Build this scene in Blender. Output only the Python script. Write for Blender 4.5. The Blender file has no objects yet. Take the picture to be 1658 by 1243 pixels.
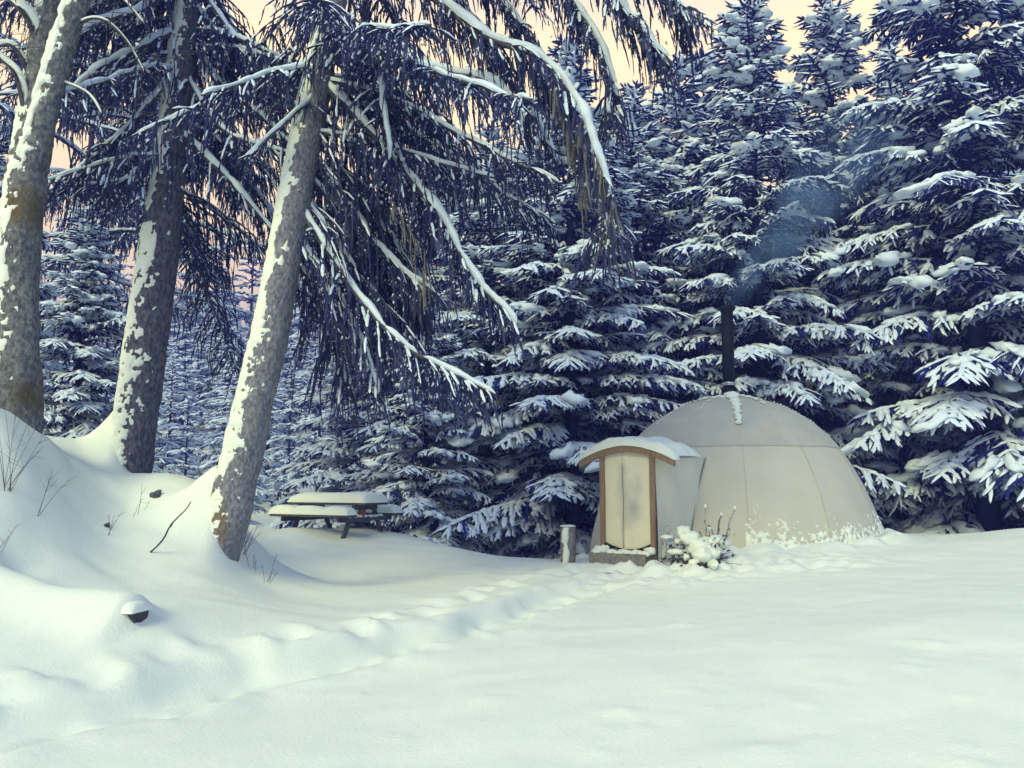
import bpy, math, random
import numpy as np
R = math.radians
rng = np.random.default_rng(11)
scene = bpy.context.scene
COL = scene.collection

# ------------------------------------------------------------------ camera
F, CX, CY, PITCH = 1380.0, 829.0, 621.5, R(6.6)
EYE = np.array([0.0, 0.0, 1.6])
cam_d = bpy.data.cameras.new('camera'); cam = bpy.data.objects.new('camera', cam_d); COL.objects.link(cam)
cam.location = EYE; cam.rotation_euler = (R(90) + PITCH, 0, 0)
cam_d.sensor_width = 36; cam_d.lens = 36 * F / 1658; cam_d.clip_start = .05; cam_d.clip_end = 2000
scene.camera = cam

def P(px, py, d):
    """pixel of the photograph + distance along Y -> world point"""
    xc, yc = (px - CX) / F, (CY - py) / F
    v = np.array([xc, math.cos(PITCH) - yc * math.sin(PITCH), math.sin(PITCH) + yc * math.cos(PITCH)])
    return EYE + v * (d / v[1])

# ------------------------------------------------------------------ sky, sun, exposure
SUN_EL, SUN_AZ = R(37), R(-148)            # azimuth measured from +Y towards +X
w = bpy.data.worlds.new('World'); scene.world = w; w.use_nodes = True
nt = w.node_tree; N = nt.nodes; L = nt.links
bg = N['Background']; bg.inputs['Strength'].default_value = .15
sky = N.new('ShaderNodeTexSky'); sky.sky_type = 'NISHITA'; sky.sun_disc = False
sky.sun_elevation = SUN_EL; sky.sun_rotation = SUN_AZ; sky.air_density = 1.3; sky.dust_density = 1.5; sky.ozone_density = 2.0
tc = N.new('ShaderNodeTexCoord'); sp = N.new('ShaderNodeSeparateXYZ'); L.new(tc.outputs['Generated'], sp.inputs[0])
ramp = N.new('ShaderNodeValToRGB'); L.new(sp.outputs['Z'], ramp.inputs[0])
ramp.color_ramp.elements[0].position = .47; ramp.color_ramp.elements[0].color = (1, 1, 1, 1)
ramp.color_ramp.elements[1].position = .62; ramp.color_ramp.elements[1].color = (.0, .0, .0, 1)
mix = N.new('ShaderNodeMix'); mix.data_type = 'RGBA'
gl = N.new('ShaderNodeVectorMath'); gl.operation = 'DOT_PRODUCT'; gl.inputs[1].default_value = (math.sin(R(-55)), math.cos(R(-55)), 0); L.new(tc.outputs['Generated'], gl.inputs[0])
gr_ = N.new('ShaderNodeMapRange'); gr_.interpolation_type = 'SMOOTHSTEP'; gr_.inputs['From Min'].default_value = -.85; gr_.inputs['From Max'].default_value = .2; gr_.inputs['To Min'].default_value = .3; L.new(gl.outputs['Value'], gr_.inputs['Value'])
gm = N.new('ShaderNodeMath'); gm.operation = 'MULTIPLY'; L.new(ramp.outputs[0], gm.inputs[0]); L.new(gr_.outputs[0], gm.inputs[1]); L.new(gm.outputs[0], mix.inputs['Factor'])   # glow shaped front-left, away from the sun, so bluer light behind falls on trees
hz = N.new('ShaderNodeMix'); hz.data_type = 'RGBA'; hz.blend_type = 'MULTIPLY'; hz.inputs['Factor'].default_value = 1; hz.inputs['B'].default_value = (.76, .90, .93, 1)
L.new(sky.outputs[0], hz.inputs['A']); L.new(hz.outputs['Result'], mix.inputs['A'])
mix.inputs['B'].default_value = (6.2, 4.75, 2.6, 1)       # thin warm winter cloud low in the sky
L.new(mix.outputs['Result'], bg.inputs['Color'])
sd = bpy.data.lights.new('sun', 'SUN'); sun = bpy.data.objects.new('sun', sd); COL.objects.link(sun)
sd.energy = 1.35; sd.angle = R(24); sd.color = (1, .95, .36)
sun.rotation_euler = (R(90) - SUN_EL, 0, -SUN_AZ + math.pi)
sun.location = (-20, -10, 30)
vs = scene.view_settings
vs.view_transform = 'Standard'; vs.look = 'None'; vs.gamma = 1; vs.exposure = 1.05
scene.cycles.use_denoising = True; scene.cycles.use_adaptive_sampling = True; scene.cycles.adaptive_threshold = .03
scene.cycles.volume_step_rate = 2; scene.cycles.max_bounces = 5; scene.cycles.diffuse_bounces = 3; scene.cycles.transparent_max_bounces = 4
scene.cycles.volume_bounces = 0; scene.cycles.caustics_reflective = False; scene.cycles.caustics_refractive = False

# ------------------------------------------------------------------ helpers
def hash3(i, j, k, s):
    n = (i * 374761393 + j * 668265263 + k * 2147483647 + s * 974634777) & 0xffffffff
    n = ((n ^ (n >> 13)) * 1274126177) & 0xffffffff
    return ((n ^ (n >> 16)) & 0xffff) / 65535.0
def noise(p, s=0):
    """value noise in [-1,1], p (n,3)"""
    p = np.asarray(p, float); i = np.floor(p).astype(np.int64); f = p - i; f = f * f * (3 - 2 * f)
    o = 0
    for a in (0, 1):
        for b in (0, 1):
            for c in (0, 1):
                wt = (f[:, 0] if a else 1 - f[:, 0]) * (f[:, 1] if b else 1 - f[:, 1]) * (f[:, 2] if c else 1 - f[:, 2])
                o = o + wt * hash3(i[:, 0] + a, i[:, 1] + b, i[:, 2] + c, s)
    return o * 2 - 1
def fbm(p, s=0, oct=3):
    p = np.asarray(p, float)
    return sum(noise(p * 2 ** k, s + k) * .5 ** k for k in range(oct))
def sstep(a, b, x):
    t = np.clip((x - a) / (b - a), 0, 1); return t * t * (3 - 2 * t)
def unit(v):
    v = np.asarray(v, float); return v / np.maximum(np.linalg.norm(v, axis=-1, keepdims=True), 1e-9)

def mesh(name, v, f, smooth=True):
    """v (n,3), f (m,3) or (m,4) array or list of such arrays"""
    fs = f if isinstance(f, list) else [f]
    v = np.asarray(v, np.float32).reshape(-1, 3)
    me = bpy.data.meshes.new(name)
    idx = np.concatenate([np.asarray(a).reshape(-1) for a in fs]).astype(np.int32)
    tot = np.concatenate([np.full(len(a), np.asarray(a).shape[1]) for a in fs]).astype(np.int32)
    me.vertices.add(len(v)); me.vertices.foreach_set('co', v.ravel())
    me.loops.add(len(idx)); me.loops.foreach_set('vertex_index', idx)
    me.polygons.add(len(tot)); me.polygons.foreach_set('loop_start', np.concatenate([[0], np.cumsum(tot)[:-1]]).astype(np.int32))
    me.polygons.foreach_set('use_smooth', np.full(len(tot), smooth))
    me.update(calc_edges=True)
    return me
class MB:
    def __init__(s): s.v = []; s.f = {3: [], 4: []}; s.n = 0
    def add(s, v, f):
        v = np.asarray(v, float).reshape(-1, 3); f = np.asarray(f)
        s.v.append(v); s.f[f.shape[1]].append(f + s.n); s.n += len(v); return s
    def mesh(s, name, smooth=True):
        fs = [np.concatenate(s.f[k]) for k in (3, 4) if s.f[k]]
        return mesh(name, np.concatenate(s.v), fs, smooth)
    def obj(s, name, mat, parent=None, smooth=True): return link(name, s.mesh(name, smooth), mat, parent)
def link(name, me, mat, parent=None):
    o = bpy.data.objects.new(name, me); COL.objects.link(o)
    if mat and not me.materials: me.materials.append(mat)
    if parent:
        o.parent = parent
        o.matrix_parent_inverse = PINV.get(parent.name, parent.matrix_basis.inverted())
    return o
PINV = {}
def tag(o, label=None, cat=None, group=None, kind=None):
    for k, x in (('label', label), ('category', cat), ('group', group), ('kind', kind)):
        if x: o[k] = x
    return o
def empty(name, loc, label, cat, group=None):
    o = bpy.data.objects.new(name, None); COL.objects.link(o); o.location = tuple(float(a) for a in loc); o.empty_display_size = .2
    return tag(o, label, cat, group)
def under(child, part):
    """make a piece a sub-part of a part (both are built in world coordinates)"""
    child.parent = part; child.matrix_parent_inverse.identity(); return child
def grid_faces(n, m, wrap=False):
    i, j = np.meshgrid(np.arange(n - 1), np.arange(m if wrap else m - 1), indexing='ij')
    a = i * m + j; b = i * m + (j + 1) % m
    return np.stack([a, b, b + m, a + m], -1).reshape(-1, 4)
def box(c, s, rot=None, bev=.0):
    c = np.asarray(c, float); s = np.asarray(s, float) / 2
    if bev <= 0:
        v = np.array([[x, y, z] for x in (-1, 1) for y in (-1, 1) for z in (-1, 1)]) * s
        f = np.array([[0, 1, 3, 2], [4, 6, 7, 5], [0, 4, 5, 1], [2, 3, 7, 6], [0, 2, 6, 4], [1, 5, 7, 3]])
    else:
        k = int(np.argmax(s)); a, b = [(1, 2), (2, 0), (0, 1)][k]
        ring = []
        for sa, sb in ((-1, -1), (1, -1), (1, 1), (-1, 1)):
            p1 = [sa * s[a], sb * (s[b] - bev)]; p2 = [sa * (s[a] - bev), sb * s[b]]
            ring += ([p1, p2] if sa * sb > 0 else [p2, p1])
        # order the eight points by angle
        ring = np.array(ring); ring = ring[np.argsort(np.arctan2(ring[:, 1] / s[b], ring[:, 0] / s[a]))]
        ins = ring * (1 - bev * .8 / np.array([s[a], s[b]]))
        v = np.zeros((32, 3))
        for q, (rg, e) in enumerate(((ins, -s[k]), (ring, -s[k] + bev), (ring, s[k] - bev), (ins, s[k]))):
            v[q * 8:q * 8 + 8, a] = rg[:, 0]; v[q * 8:q * 8 + 8, b] = rg[:, 1]; v[q * 8:q * 8 + 8, k] = e
        f = grid_faces(4, 8, True)
        caps = [[0, 3, 2, 1], [0, 5, 4, 3], [0, 7, 6, 5]]
        f = np.concatenate([f, np.array(caps), np.array([[24 + i for i in c_[::-1]] for c_ in caps])])
    if rot is not None: v = v @ np.asarray(rot).T
    return v + c, f
def rotz(a): return np.array([[math.cos(a), -math.sin(a), 0], [math.sin(a), math.cos(a), 0], [0, 0, 1]])
def smooth_line(pts, n):
    """Catmull-Rom through rows of any width, n samples"""
    p = np.asarray(pts, float); p = np.vstack([2 * p[0] - p[1], p, 2 * p[-1] - p[-2]])
    t = np.linspace(0, len(p) - 3 - 1e-6, n); i = t.astype(int); u = (t - i)[:, None]
    a, b, c, d = p[i], p[i + 1], p[i + 2], p[i + 3]
    return .5 * (2 * b + (c - a) * u + (2 * a - 5 * b + 4 * c - d) * u ** 2 + (3 * b - a - 3 * c + d) * u ** 3)
def frames(pts):
    t = unit(np.gradient(pts, axis=0)); ref = np.where(np.abs(t[:, 2:3]) > .9, [[0., 1, 0]], [[0., 0, 1]])
    a = unit(np.cross(ref, t)); b = np.cross(t, a)
    # keep the frame from flipping
    for i in range(1, len(a)):
        a[i] = a[i - 1] - t[i] * np.dot(a[i - 1], t[i]); a[i] /= max(np.linalg.norm(a[i]), 1e-9); b[i] = np.cross(t[i], a[i])
    return t, a, b
def tube(pts, rad, sides=8, rough=0., seed=0, scale=6., cap=True):
    pts = np.asarray(pts, float); n = len(pts); rad = np.broadcast_to(np.asarray(rad, float), (n,))
    t, a, b = frames(pts); th = np.linspace(0, 2 * np.pi, sides, endpoint=False)
    d = a[:, None] * np.cos(th)[None, :, None] + b[:, None] * np.sin(th)[None, :, None]
    v = pts[:, None] + d * rad[:, None, None]
    if rough:
        q = v.reshape(-1, 3)
        nz = fbm(q * [scale, scale, scale * .45], seed, 3)
        v = v + d * (rad[:, None] * rough * nz.reshape(n, sides))[..., None]
    v = v.reshape(-1, 3); f = grid_faces(n, sides, True)
    if cap:
        v = np.vstack([v, pts[0], pts[-1]]); k = n * sides; j = np.arange(sides); j2 = (j + 1) % sides
        c1 = np.stack([np.full(sides, k), j2, j, j], -1)[:, :3]; c2 = np.stack([np.full(sides, k + 1), k - sides + j, k - sides + j2], -1)
        return v, [f, np.concatenate([c1, c2])]
    return v, [f]
def add_tube(mb, *a, **k):
    v, fs = tube(*a, **k); n0 = mb.n
    mb.v.append(v); mb.n += len(v)
    for f in fs: mb.f[f.shape[1]].append(f + n0)
def snow_tube(pts, rad, dirv, arc, thick, seed, thr=0., scale=3., na=9, step=.06):
    """snow clinging to one side of a tube: a ragged shell that dives under the surface where it thins out"""
    pts = np.asarray(pts, float); ln = np.linalg.norm(np.diff(pts, axis=0), axis=1).sum()
    n = max(4, int(ln / step)); pr = smooth_line(np.hstack([pts, np.broadcast_to(np.asarray(rad, float), (len(pts),))[:, None]]), n)
    p, r = pr[:, :3], pr[:, 3]; t = unit(np.gradient(p, axis=0))
    dv = np.asarray(dirv, float)[None] - t * (t @ np.asarray(dirv, float))[:, None]; dv = unit(dv); sv = np.cross(t, dv)
    th = np.linspace(-arc, arc, na); d = dv[:, None] * np.cos(th)[None, :, None] + sv[:, None] * np.sin(th)[None, :, None]
    base = p[:, None] + d * r[:, None, None]
    nz = fbm(base.reshape(-1, 3) * scale, seed, 3).reshape(n, na)
    fall = np.cos(th / arc * np.pi / 2)[None]
    end = np.minimum(1, np.minimum(np.arange(n), np.arange(n)[::-1]) / 2.)[:, None]
    hh = (fall * 1.15 - .25 + nz * .75 - thr) * end - .12 * (1 - end)
    hgt = np.where(hh > 0, np.sqrt(np.maximum(hh, 0) + .02) * thick, np.maximum(hh, -.4) * .06 - .004)
    v = base + d * np.minimum(hgt, thick * 1.6)[..., None]
    return v.reshape(-1, 3), grid_faces(n, na)
def lump(c, s, seed, n=10, rough=.25, rot=None):
    """irregular rounded snow lump"""
    th = np.linspace(0, np.pi, n); ph = np.linspace(0, 2 * np.pi, n * 2, endpoint=False)
    T, H = np.meshgrid(th, ph, indexing='ij')
    u = np.stack([np.sin(T) * np.cos(H), np.sin(T) * np.sin(H), np.cos(T)], -1).reshape(-1, 3)
    u = u * (1 + rough * fbm(u * 1.7 + seed * 3.1, seed, 3))[:, None] * np.asarray(s)
    if rot is not None: u = u @ np.asarray(rot).T
    return u + np.asarray(c), grid_faces(n, n * 2, True)

# ------------------------------------------------------------------ materials
def mat(name, col, col2=None, scale=8., rough=.8, bump=0., bscale=40., detail=6., spec=.2, stretch=(1, 1, 1), lo=.35, hi=.65):
    m = bpy.data.materials.new(name); m.use_nodes = True; t = m.node_tree; b = t.nodes['Principled BSDF']
    b.inputs['Roughness'].default_value = rough; b.inputs['Specular IOR Level'].default_value = spec
    b.inputs['Base Color'].default_value = (*col, 1)
    c = t.nodes.new('ShaderNodeTexCoord'); mp = t.nodes.new('ShaderNodeMapping'); t.links.new(c.outputs['Object'], mp.inputs[0]); mp.inputs['Scale'].default_value = stretch
    if col2 is not None:
        n = t.nodes.new('ShaderNodeTexNoise'); n.inputs['Scale'].default_value = scale; n.inputs['Detail'].default_value = detail; n.inputs['Roughness'].default_value = .65
        t.links.new(mp.outputs[0], n.inputs['Vector'])
        r = t.nodes.new('ShaderNodeValToRGB'); r.color_ramp.elements[0].position = lo; r.color_ramp.elements[1].position = hi
        r.color_ramp.elements[0].color = (*col, 1); r.color_ramp.elements[1].color = (*col2, 1)
        t.links.new(n.outputs['Fac'], r.inputs[0]); t.links.new(r.outputs[0], b.inputs['Base Color'])
    if bump:
        n2 = t.nodes.new('ShaderNodeTexNoise'); n2.inputs['Scale'].default_value = bscale; n2.inputs['Detail'].default_value = 5
        t.links.new(mp.outputs[0], n2.inputs['Vector'])
        bp = t.nodes.new('ShaderNodeBump'); bp.inputs['Strength'].default_value = bump; bp.inputs['Distance'].default_value = .03
        t.links.new(n2.outputs['Fac'], bp.inputs['Height']); t.links.new(bp.outputs[0], b.inputs['Normal'])
    return m
def add_patch(m, col, centre, radius, scale=9., soft=.0):
    """a stain or moss patch with an uneven edge round a point in object space"""
    t = m.node_tree; b = t.nodes['Principled BSDF']; src = b.inputs['Base Color'].links[0].from_socket
    c = t.nodes.new('ShaderNodeTexCoord'); v = t.nodes.new('ShaderNodeVectorMath'); v.operation = 'SUBTRACT'; v.inputs[1].default_value = tuple(centre)
    t.links.new(c.outputs['Object'], v.inputs[0])
    s = t.nodes.new('ShaderNodeVectorMath'); s.operation = 'DIVIDE'; s.inputs[1].default_value = tuple(radius); t.links.new(v.outputs[0], s.inputs[0])
    ln = t.nodes.new('ShaderNodeVectorMath'); ln.operation = 'LENGTH'; t.links.new(s.outputs[0], ln.inputs[0])
    n = t.nodes.new('ShaderNodeTexNoise'); n.inputs['Scale'].default_value = scale; n.inputs['Detail'].default_value = 6; t.links.new(c.outputs['Object'], n.inputs['Vector'])
    a = t.nodes.new('ShaderNodeMath'); a.operation = 'MULTIPLY_ADD'; a.inputs[1].default_value = 1.6; t.links.new(n.outputs['Fac'], a.inputs[0]); t.links.new(ln.outputs['Value'], a.inputs[2])
    r = t.nodes.new('ShaderNodeMapRange'); r.inputs['From Min'].default_value = 1.35 - soft * .6; r.inputs['From Max'].default_value = 1.9 + soft * .2; r.inputs['To Min'].default_value = 1; r.inputs['To Max'].default_value = 0
    t.links.new(a.outputs[0], r.inputs['Value'])
    x = t.nodes.new('ShaderNodeMix'); x.data_type = 'RGBA'; x.inputs['B'].default_value = (*col, 1)
    t.links.new(r.outputs[0], x.inputs['Factor']); t.links.new(src, x.inputs['A']); t.links.new(x.outputs['Result'], b.inputs['Base Color'])
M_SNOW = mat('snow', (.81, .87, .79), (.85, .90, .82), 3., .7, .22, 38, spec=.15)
M_SNOWT = mat('shade_blue_snow', (.68, .80, .95), (.74, .85, .96), 5., .75, .2, 40, spec=.1)  # snow on the trees, with the blue of shade put into its colour
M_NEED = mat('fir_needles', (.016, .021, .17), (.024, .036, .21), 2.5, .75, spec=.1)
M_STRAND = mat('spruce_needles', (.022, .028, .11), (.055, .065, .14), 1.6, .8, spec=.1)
M_DRY = mat('dry_twigs', (.10, .10, .095), (.19, .18, .16), 3., .9, spec=.1)
M_BARK = mat('grey_bark', (.10, .105, .14), (.26, .265, .30), 26., .95, .9, 30, spec=.1, stretch=(1, 1, .6), lo=.38, hi=.66)
M_BARKD = mat('brown_bark', (.06, .06, .09), (.20, .20, .23), 24., .95, .9, 28, spec=.1, stretch=(1, 1, .5), lo=.4, hi=.68)
M_BARKL = mat('lichened_bark', (.09, .095, .11), (.26, .27, .26), 20., .95, .9, 30, spec=.1, stretch=(1, 1, .7), lo=.4, hi=.66)
M_LIMB = mat('limb_bark', (.05, .048, .06), (.13, .125, .14), 9., .95, .5, 30, spec=.1)
M_FIRB = mat('fir_bark', (.03, .03, .07), (.06, .06, .10), 6., .95, .5, 20, spec=.1)

# ------------------------------------------------------------------ terrain
CP = [(829,1243,5.0),(0,1243,5.0),(400,1243,5.0),(1250,1243,4.85),(1658,1243,4.6),(829,1050,7.6),(1000,915,13.7),(1010,960,11.2),(1300,892,13.9),(1200,900,13.4),(1425,872,16.0),(1550,874,15.5),(1658,857,15),
      (1500,1000,7.8),(1658,1000,7.5),(1300,1000,8.6),(1500,920,11.6),(1658,900,11.8),(1300,940,11.2),(600,1050,7.8),(300,1050,7.4),(100,1100,6.4),(600,960,11),(750,930,13),(860,907,16),(700,882,16.3),(600,860,16.6),(540,870,15.8),(430,853,15.5),
      (400,905,12.5),(450,965,10.5),(355,893,10.7),(280,900,9.9),(150,905,9.2),(200,835,10.5),(100,800,9.6),(30,750,9.0),(-20,652,9.8),(40,676,9.95),(75,708,10.4),(112,742,11),(225,778,12),(300,778,11.8),(335,790,11.2),(395,902,11),(240,1004,7.5),(0,1004,7.2),(0,940,8.0),(310,985,8.2),(350,960,9.2),(940,905,14.6)]
pts = [P(*c) for c in CP]
pts += [np.array(p, float) for p in [(-5.2,15,.9),(-5,20,-1.2),(-8,15,1.6),(-9,21,-.8),(-3,19,.25),(-3,24,-2),(.4,19,-.5),(.4,24,-1.4),(4,20,.1),(4,24,-.2),(9,18.5,.5),(9,24,.0),(-12,6,1.7),(-12,12,3.1),(-13,18,2),(11,5,.8),(14,14,.9),(15,20,.4),(0,-6,-.1),(-9,-5,.3),(9,-5,.45),(0,0,0),(-5,1,.1),(5,1,.22),(-9,1,.7)]]
pts = np.array(pts)
def tps_k(r2): return .5 * r2 * np.log(np.maximum(r2, 1e-12))
_n = len(pts); _A = np.zeros((_n + 3, _n + 3)); _d2 = ((pts[:, None, :2] - pts[None, :, :2]) ** 2).sum(-1)
_A[:_n, :_n] = tps_k(_d2) + np.eye(_n) * .12; _A[:_n, _n] = 1; _A[:_n, _n + 1:] = pts[:, :2]; _A[_n:, :_n] = _A[:_n, _n:].T
_w = np.linalg.solve(_A, np.concatenate([pts[:, 2], np.zeros(3)]))
def base_ground(x, y):
    x = np.asarray(x, float).ravel(); y = np.asarray(y, float).ravel()
    xc = np.clip(x, -14, 16); yc = np.clip(y, -7, 26); z = np.empty(len(x))
    for i in range(0, len(x), 20000):
        q = np.stack([xc[i:i + 20000], yc[i:i + 20000]], -1)
        z[i:i + 20000] = tps_k(((q[:, None] - pts[None, :, :2]) ** 2).sum(-1)) @ _w[:_n] + _w[_n] + q @ _w[_n + 1:]
    far = np.interp(y, [-400, 20, 30, 38, 47, 130, 420], [2, -.5, -2.6, -2.4, .2, 24, 26]) + .02 * x * sstep(30, 80, y)
    k = sstep(20, 29, y); k = np.maximum(k, sstep(14, 40, np.abs(x)) * .8 * sstep(-500, 10, -np.abs(y)))
    return z * (1 - k) + far * k
def hit(px, py):
    """where the ray through a pixel meets the snow"""
    ds = np.linspace(3, 19, 400); q = np.array([P(px, py, d) for d in ds]); g = base_ground(q[:, 0], q[:, 1])
    i = np.argmax(q[:, 2] < g); return q[i]
PATH = smooth_line([hit(*p)[:2] for p in [(-160,1225),(0,1180),(200,1138),(400,1092),(600,1052),(760,1012),(880,975),(960,945)]] + [(1.72, 12.7)], 60)
TRACK = smooth_line([hit(*p)[:2] for p in [(-60,1150),(60,1122),(200,1085),(330,1070),(450,1048),(585,1018),(690,994),(780,962),(850,938),(930,925)]], 60)
def line_dist(x, y, ln):
    best = np.full(len(x), 1e9); side = np.zeros(len(x)); along = np.zeros(len(x)); acc = 0
    for a, b in zip(ln[:-1], ln[1:]):
        e = b - a; l = np.hypot(*e); t = np.clip(((x - a[0]) * e[0] + (y - a[1]) * e[1]) / l ** 2, 0, 1)
        dx, dy = x - a[0] - t * e[0], y - a[1] - t * e[1]; d = np.hypot(dx, dy); m = d < best
        best[m] = d[m]; side[m] = np.sign(e[0] * dy - e[1] * dx)[m]; along[m] = (acc + t * l)[m]; acc += l
    return best * side, along
DOME = np.array([4.28, 16.7]); DOME_R = 2.77
_c, _b = P(352, 880, 10.62), P(196, 790, 12.0)
DRIFTS = [(_c[0], _c[1], 1.45, .62, .34), (_b[0], _b[1], 1.5, .62, .36)]
BENCH = np.array([P(-60, 966, 7.75)[:2], P(228, 984, 7.4)[:2]]); BL = float(np.hypot(*(BENCH[1] - BENCH[0])))
crng = np.random.default_rng(5)
CLODS = []
for _ in range(46):
    px, py = crng.uniform(560, 1640), crng.uniform(985, 1235); h = hit(px, py)
    CLODS.append((h[0], h[1], crng.uniform(.03, .09), crng.uniform(.012, .034), crng.uniform(-.5, .5)))
def ground(x, y, detail=True):
    x = np.asarray(x, float).ravel(); y = np.asarray(y, float).ravel(); z = base_ground(x, y)
    near = (np.abs(x) < 14) & (y > 0) & (y < 24)
    if near.any():
        xn, yn = x[near], y[near]; dz = np.zeros(len(xn)); p3 = np.stack([xn, yn, xn * 0], -1)
        s, al = line_dist(xn, yn, PATH); wob = .10 * noise(np.stack([al * 1.4, al * 0, al * 0], -1), 3)
        a = np.abs(s + wob)
        lumpy = fbm(p3 * 4.5, 8, 3)
        dz -= .20 * (1 - sstep(.24, .44, a)) * (1 + .12 * lumpy) * (1 - .75 * sstep(10.5, 12.6, yn))
        dz += .022 * np.exp(-((a - .54) / .13) ** 2) * (1 + lumpy)
        dz += .03 * (1 - sstep(.15, .35, a)) * fbm(p3 * 6.5, 12, 3)
        ph = al / .36; st = np.where(np.floor(ph) % 2 == 0, .10, -.10) + .04 * noise(np.stack([np.floor(ph) * 7.3, ph * 0, ph * 0], -1), 6); u = (ph % 1 - .5) * .36
        boot = np.exp(-(np.sqrt((u / .14) ** 2 + ((s + wob - st) / .07) ** 2 + 1e-6)) ** 4); dz += -.04 * boot * (1 - .5 * sstep(10.5, 12.6, yn)) + .012 * np.exp(-(((u - .16) / .05) ** 2 + ((s + wob - st) / .08) ** 2))
        # second line of foot holes with pushed-up lumps
        s, al = line_dist(xn, yn, TRACK); ph = al / .62
        st = np.where(np.floor(ph) % 2 == 0, .10, -.10); u = (ph % 1 - .5) * .62
        hole = np.exp(-((u / .17) ** 2 + ((s - st) / .12) ** 2)); rim = np.exp(-(((u - .22) / .15) ** 2 + ((s - st - .14) / .19) ** 2))
        gate = .75 + .25 * noise(np.stack([np.floor(ph), ph * 0, ph * 0], -1), 4)
        dz += gate * (-.085 * hole + .055 * rim) + .025 * np.exp(-((s - .1) / .28) ** 2) * (.6 + lumpy)
        # drift against the dome, trampled and lumpy in front of it
        r = np.hypot(xn - DOME[0], yn - DOME[1])
        dz += .10 * np.exp(-((r - DOME_R - .15) / .35) ** 2) * (1 + .6 * lumpy)
        tr = np.exp(-(((xn - 2.1) / 1.6) ** 2 + ((yn - 12.9) / 1.1) ** 2)) + .6 * np.exp(-(((xn - 4.2) / 1.6) ** 2 + ((yn - 12.6) / .7) ** 2))
        dz += tr * (.075 * lumpy + .04 * fbm(p3 * 10, 21, 2))
        # soft undulation, stronger on the bank
        bank = sstep(-2.5, -5.5, xn) * sstep(6, 8, yn)
        dz += .025 * fbm(p3 * .8, 31, 3) + bank * (.07 * fbm(p3 * 1.3, 33, 3))
        # snow heaped against the trunks and over the log bench
        for bx, by, hh_, sx_, sy_ in DRIFTS: dz += hh_ * np.exp(-np.sqrt(((xn - bx) / np.where(xn < bx, sx_, .13)) ** 2 + ((yn - by) / sy_) ** 2 + .04) * 1.6)
        s, al = line_dist(xn, yn, BENCH); dz += .27 * np.exp(-(s / .34) ** 2) * (1 - sstep(BL - .10, BL + .04, al))
        rip = noise(np.stack([xn * .9 + yn * .3, yn * 4.2 - xn * .8, xn * 0], -1), 41)
        dz += .006 * rip + .003 * fbm(p3 * 12, 43, 2)
        for cx, cy, cs, ch, ca in CLODS:
            m = (np.abs(xn - cx) < .4) & (np.abs(yn - cy) < .4)
            if m.any():
                dx, dy = xn[m] - cx, yn[m] - cy; uu = dx * math.cos(ca) + dy * math.sin(ca); vv = dy * math.cos(ca) - dx * math.sin(ca)
                dz[m] += ch * np.exp(-((uu / (cs * 1.6)) ** 2 + (vv / (cs * .8)) ** 2)) - ch * .6 * np.exp(-(((uu - cs) / (cs * 1.2)) ** 2 + ((vv - cs * .4) / cs) ** 2))
        z[near] += dz
    return z
def G(x, y): return float(ground([x], [y])[0])
def axis(lo, hi, st, far):
    c = list(np.arange(lo, hi + st / 2, st)); s = st
    while c[-1] < far: s *= 1.12; c.append(c[-1] + s)
    s = st; d = []; q = lo
    while q > -far: s *= 1.12; q -= s; d.append(q)
    return np.array(d[::-1] + c)
gx, gy = axis(-7.5, 8.5, .066, 420), axis(2.6, 17.0, .06, 420)
XX, YY = np.meshgrid(gx, gy, indexing='ij')
gv = np.stack([XX.ravel(), YY.ravel(), ground(XX, YY)], -1)
g = link('ground', mesh('ground', gv, grid_faces(len(gx), len(gy))), M_SNOW)
tag(g, 'deep white snow cover with trodden footpath to the dome tent', kind='structure')

# ------------------------------------------------------------------ conifer building blocks
def finger_templates(rg, k=6, needles=4):
    """short needle-clad twig along +X (unit length, unit half-width) and the snow lying on it"""
    out = []
    for _ in range(k):
        xs = [.02, .55]; rs = [.75, 1.]; v = []
        for x, r in zip(xs, rs):
            for q in range(4):
                a = q * np.pi / 2 + np.pi / 4; v.append([x + rg.uniform(-.06, .06), r * math.cos(a) * rg.uniform(.8, 1.2), r * .55 * math.sin(a) * rg.uniform(.8, 1.2)])
        v.append([1.02, 0, 0]); f = []
        for i in range(1):
            for q in range(4):
                a, b = i * 4 + q, i * 4 + (q + 1) % 4; f += [[a, b, b + 4], [a, b + 4, a + 4]]
        for q in range(4): f.append([4 + q, 4 + (q + 1) % 4, 8])
        for q in range(needles):
            s = 1 if q % 2 else -1; x = rg.uniform(.15, .95); n0 = len(v); up = rg.uniform(-.7, .4)
            v += [[x - .07, s * .3, 0], [x + .07, s * .3, 0], [x + rg.uniform(.16, .3), s * rg.uniform(1.5, 2.1) * (1.1 - x * .4), up]]; f.append([n0, n0 + 1, n0 + 2])
        sv = []; sf = []; xs = [-.02, .4, .85]
        for i, x in enumerate(xs):
            ww = [.8, 1.2, .65][i] * rg.uniform(.75, 1.2); hh = [.6, 1.1, .55][i] * rg.uniform(.75, 1.25); y0 = rg.uniform(-.2, .2)
            sv += [[x, y0 - ww, rg.uniform(-.15, .2)], [x, y0 - ww * .55, hh], [x, y0 + ww * .55, hh * rg.uniform(.8, 1.1)], [x, y0 + ww, rg.uniform(-.15, .2)]]
        sv.append([1.03, 0, .2]); sv.append([-.15, 0, .2])
        for i in range(2):
            for q in range(3):
                a = i * 4 + q; sf += [[a, a + 1, a + 5], [a, a + 5, a + 4]]
        for q in range(3): sf += [[8 + q, 9 + q, 12], [q + 1, q, 13]]
        out.append((np.array(v), np.array(f), np.array(sv), np.array(sf)))
    return out
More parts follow.
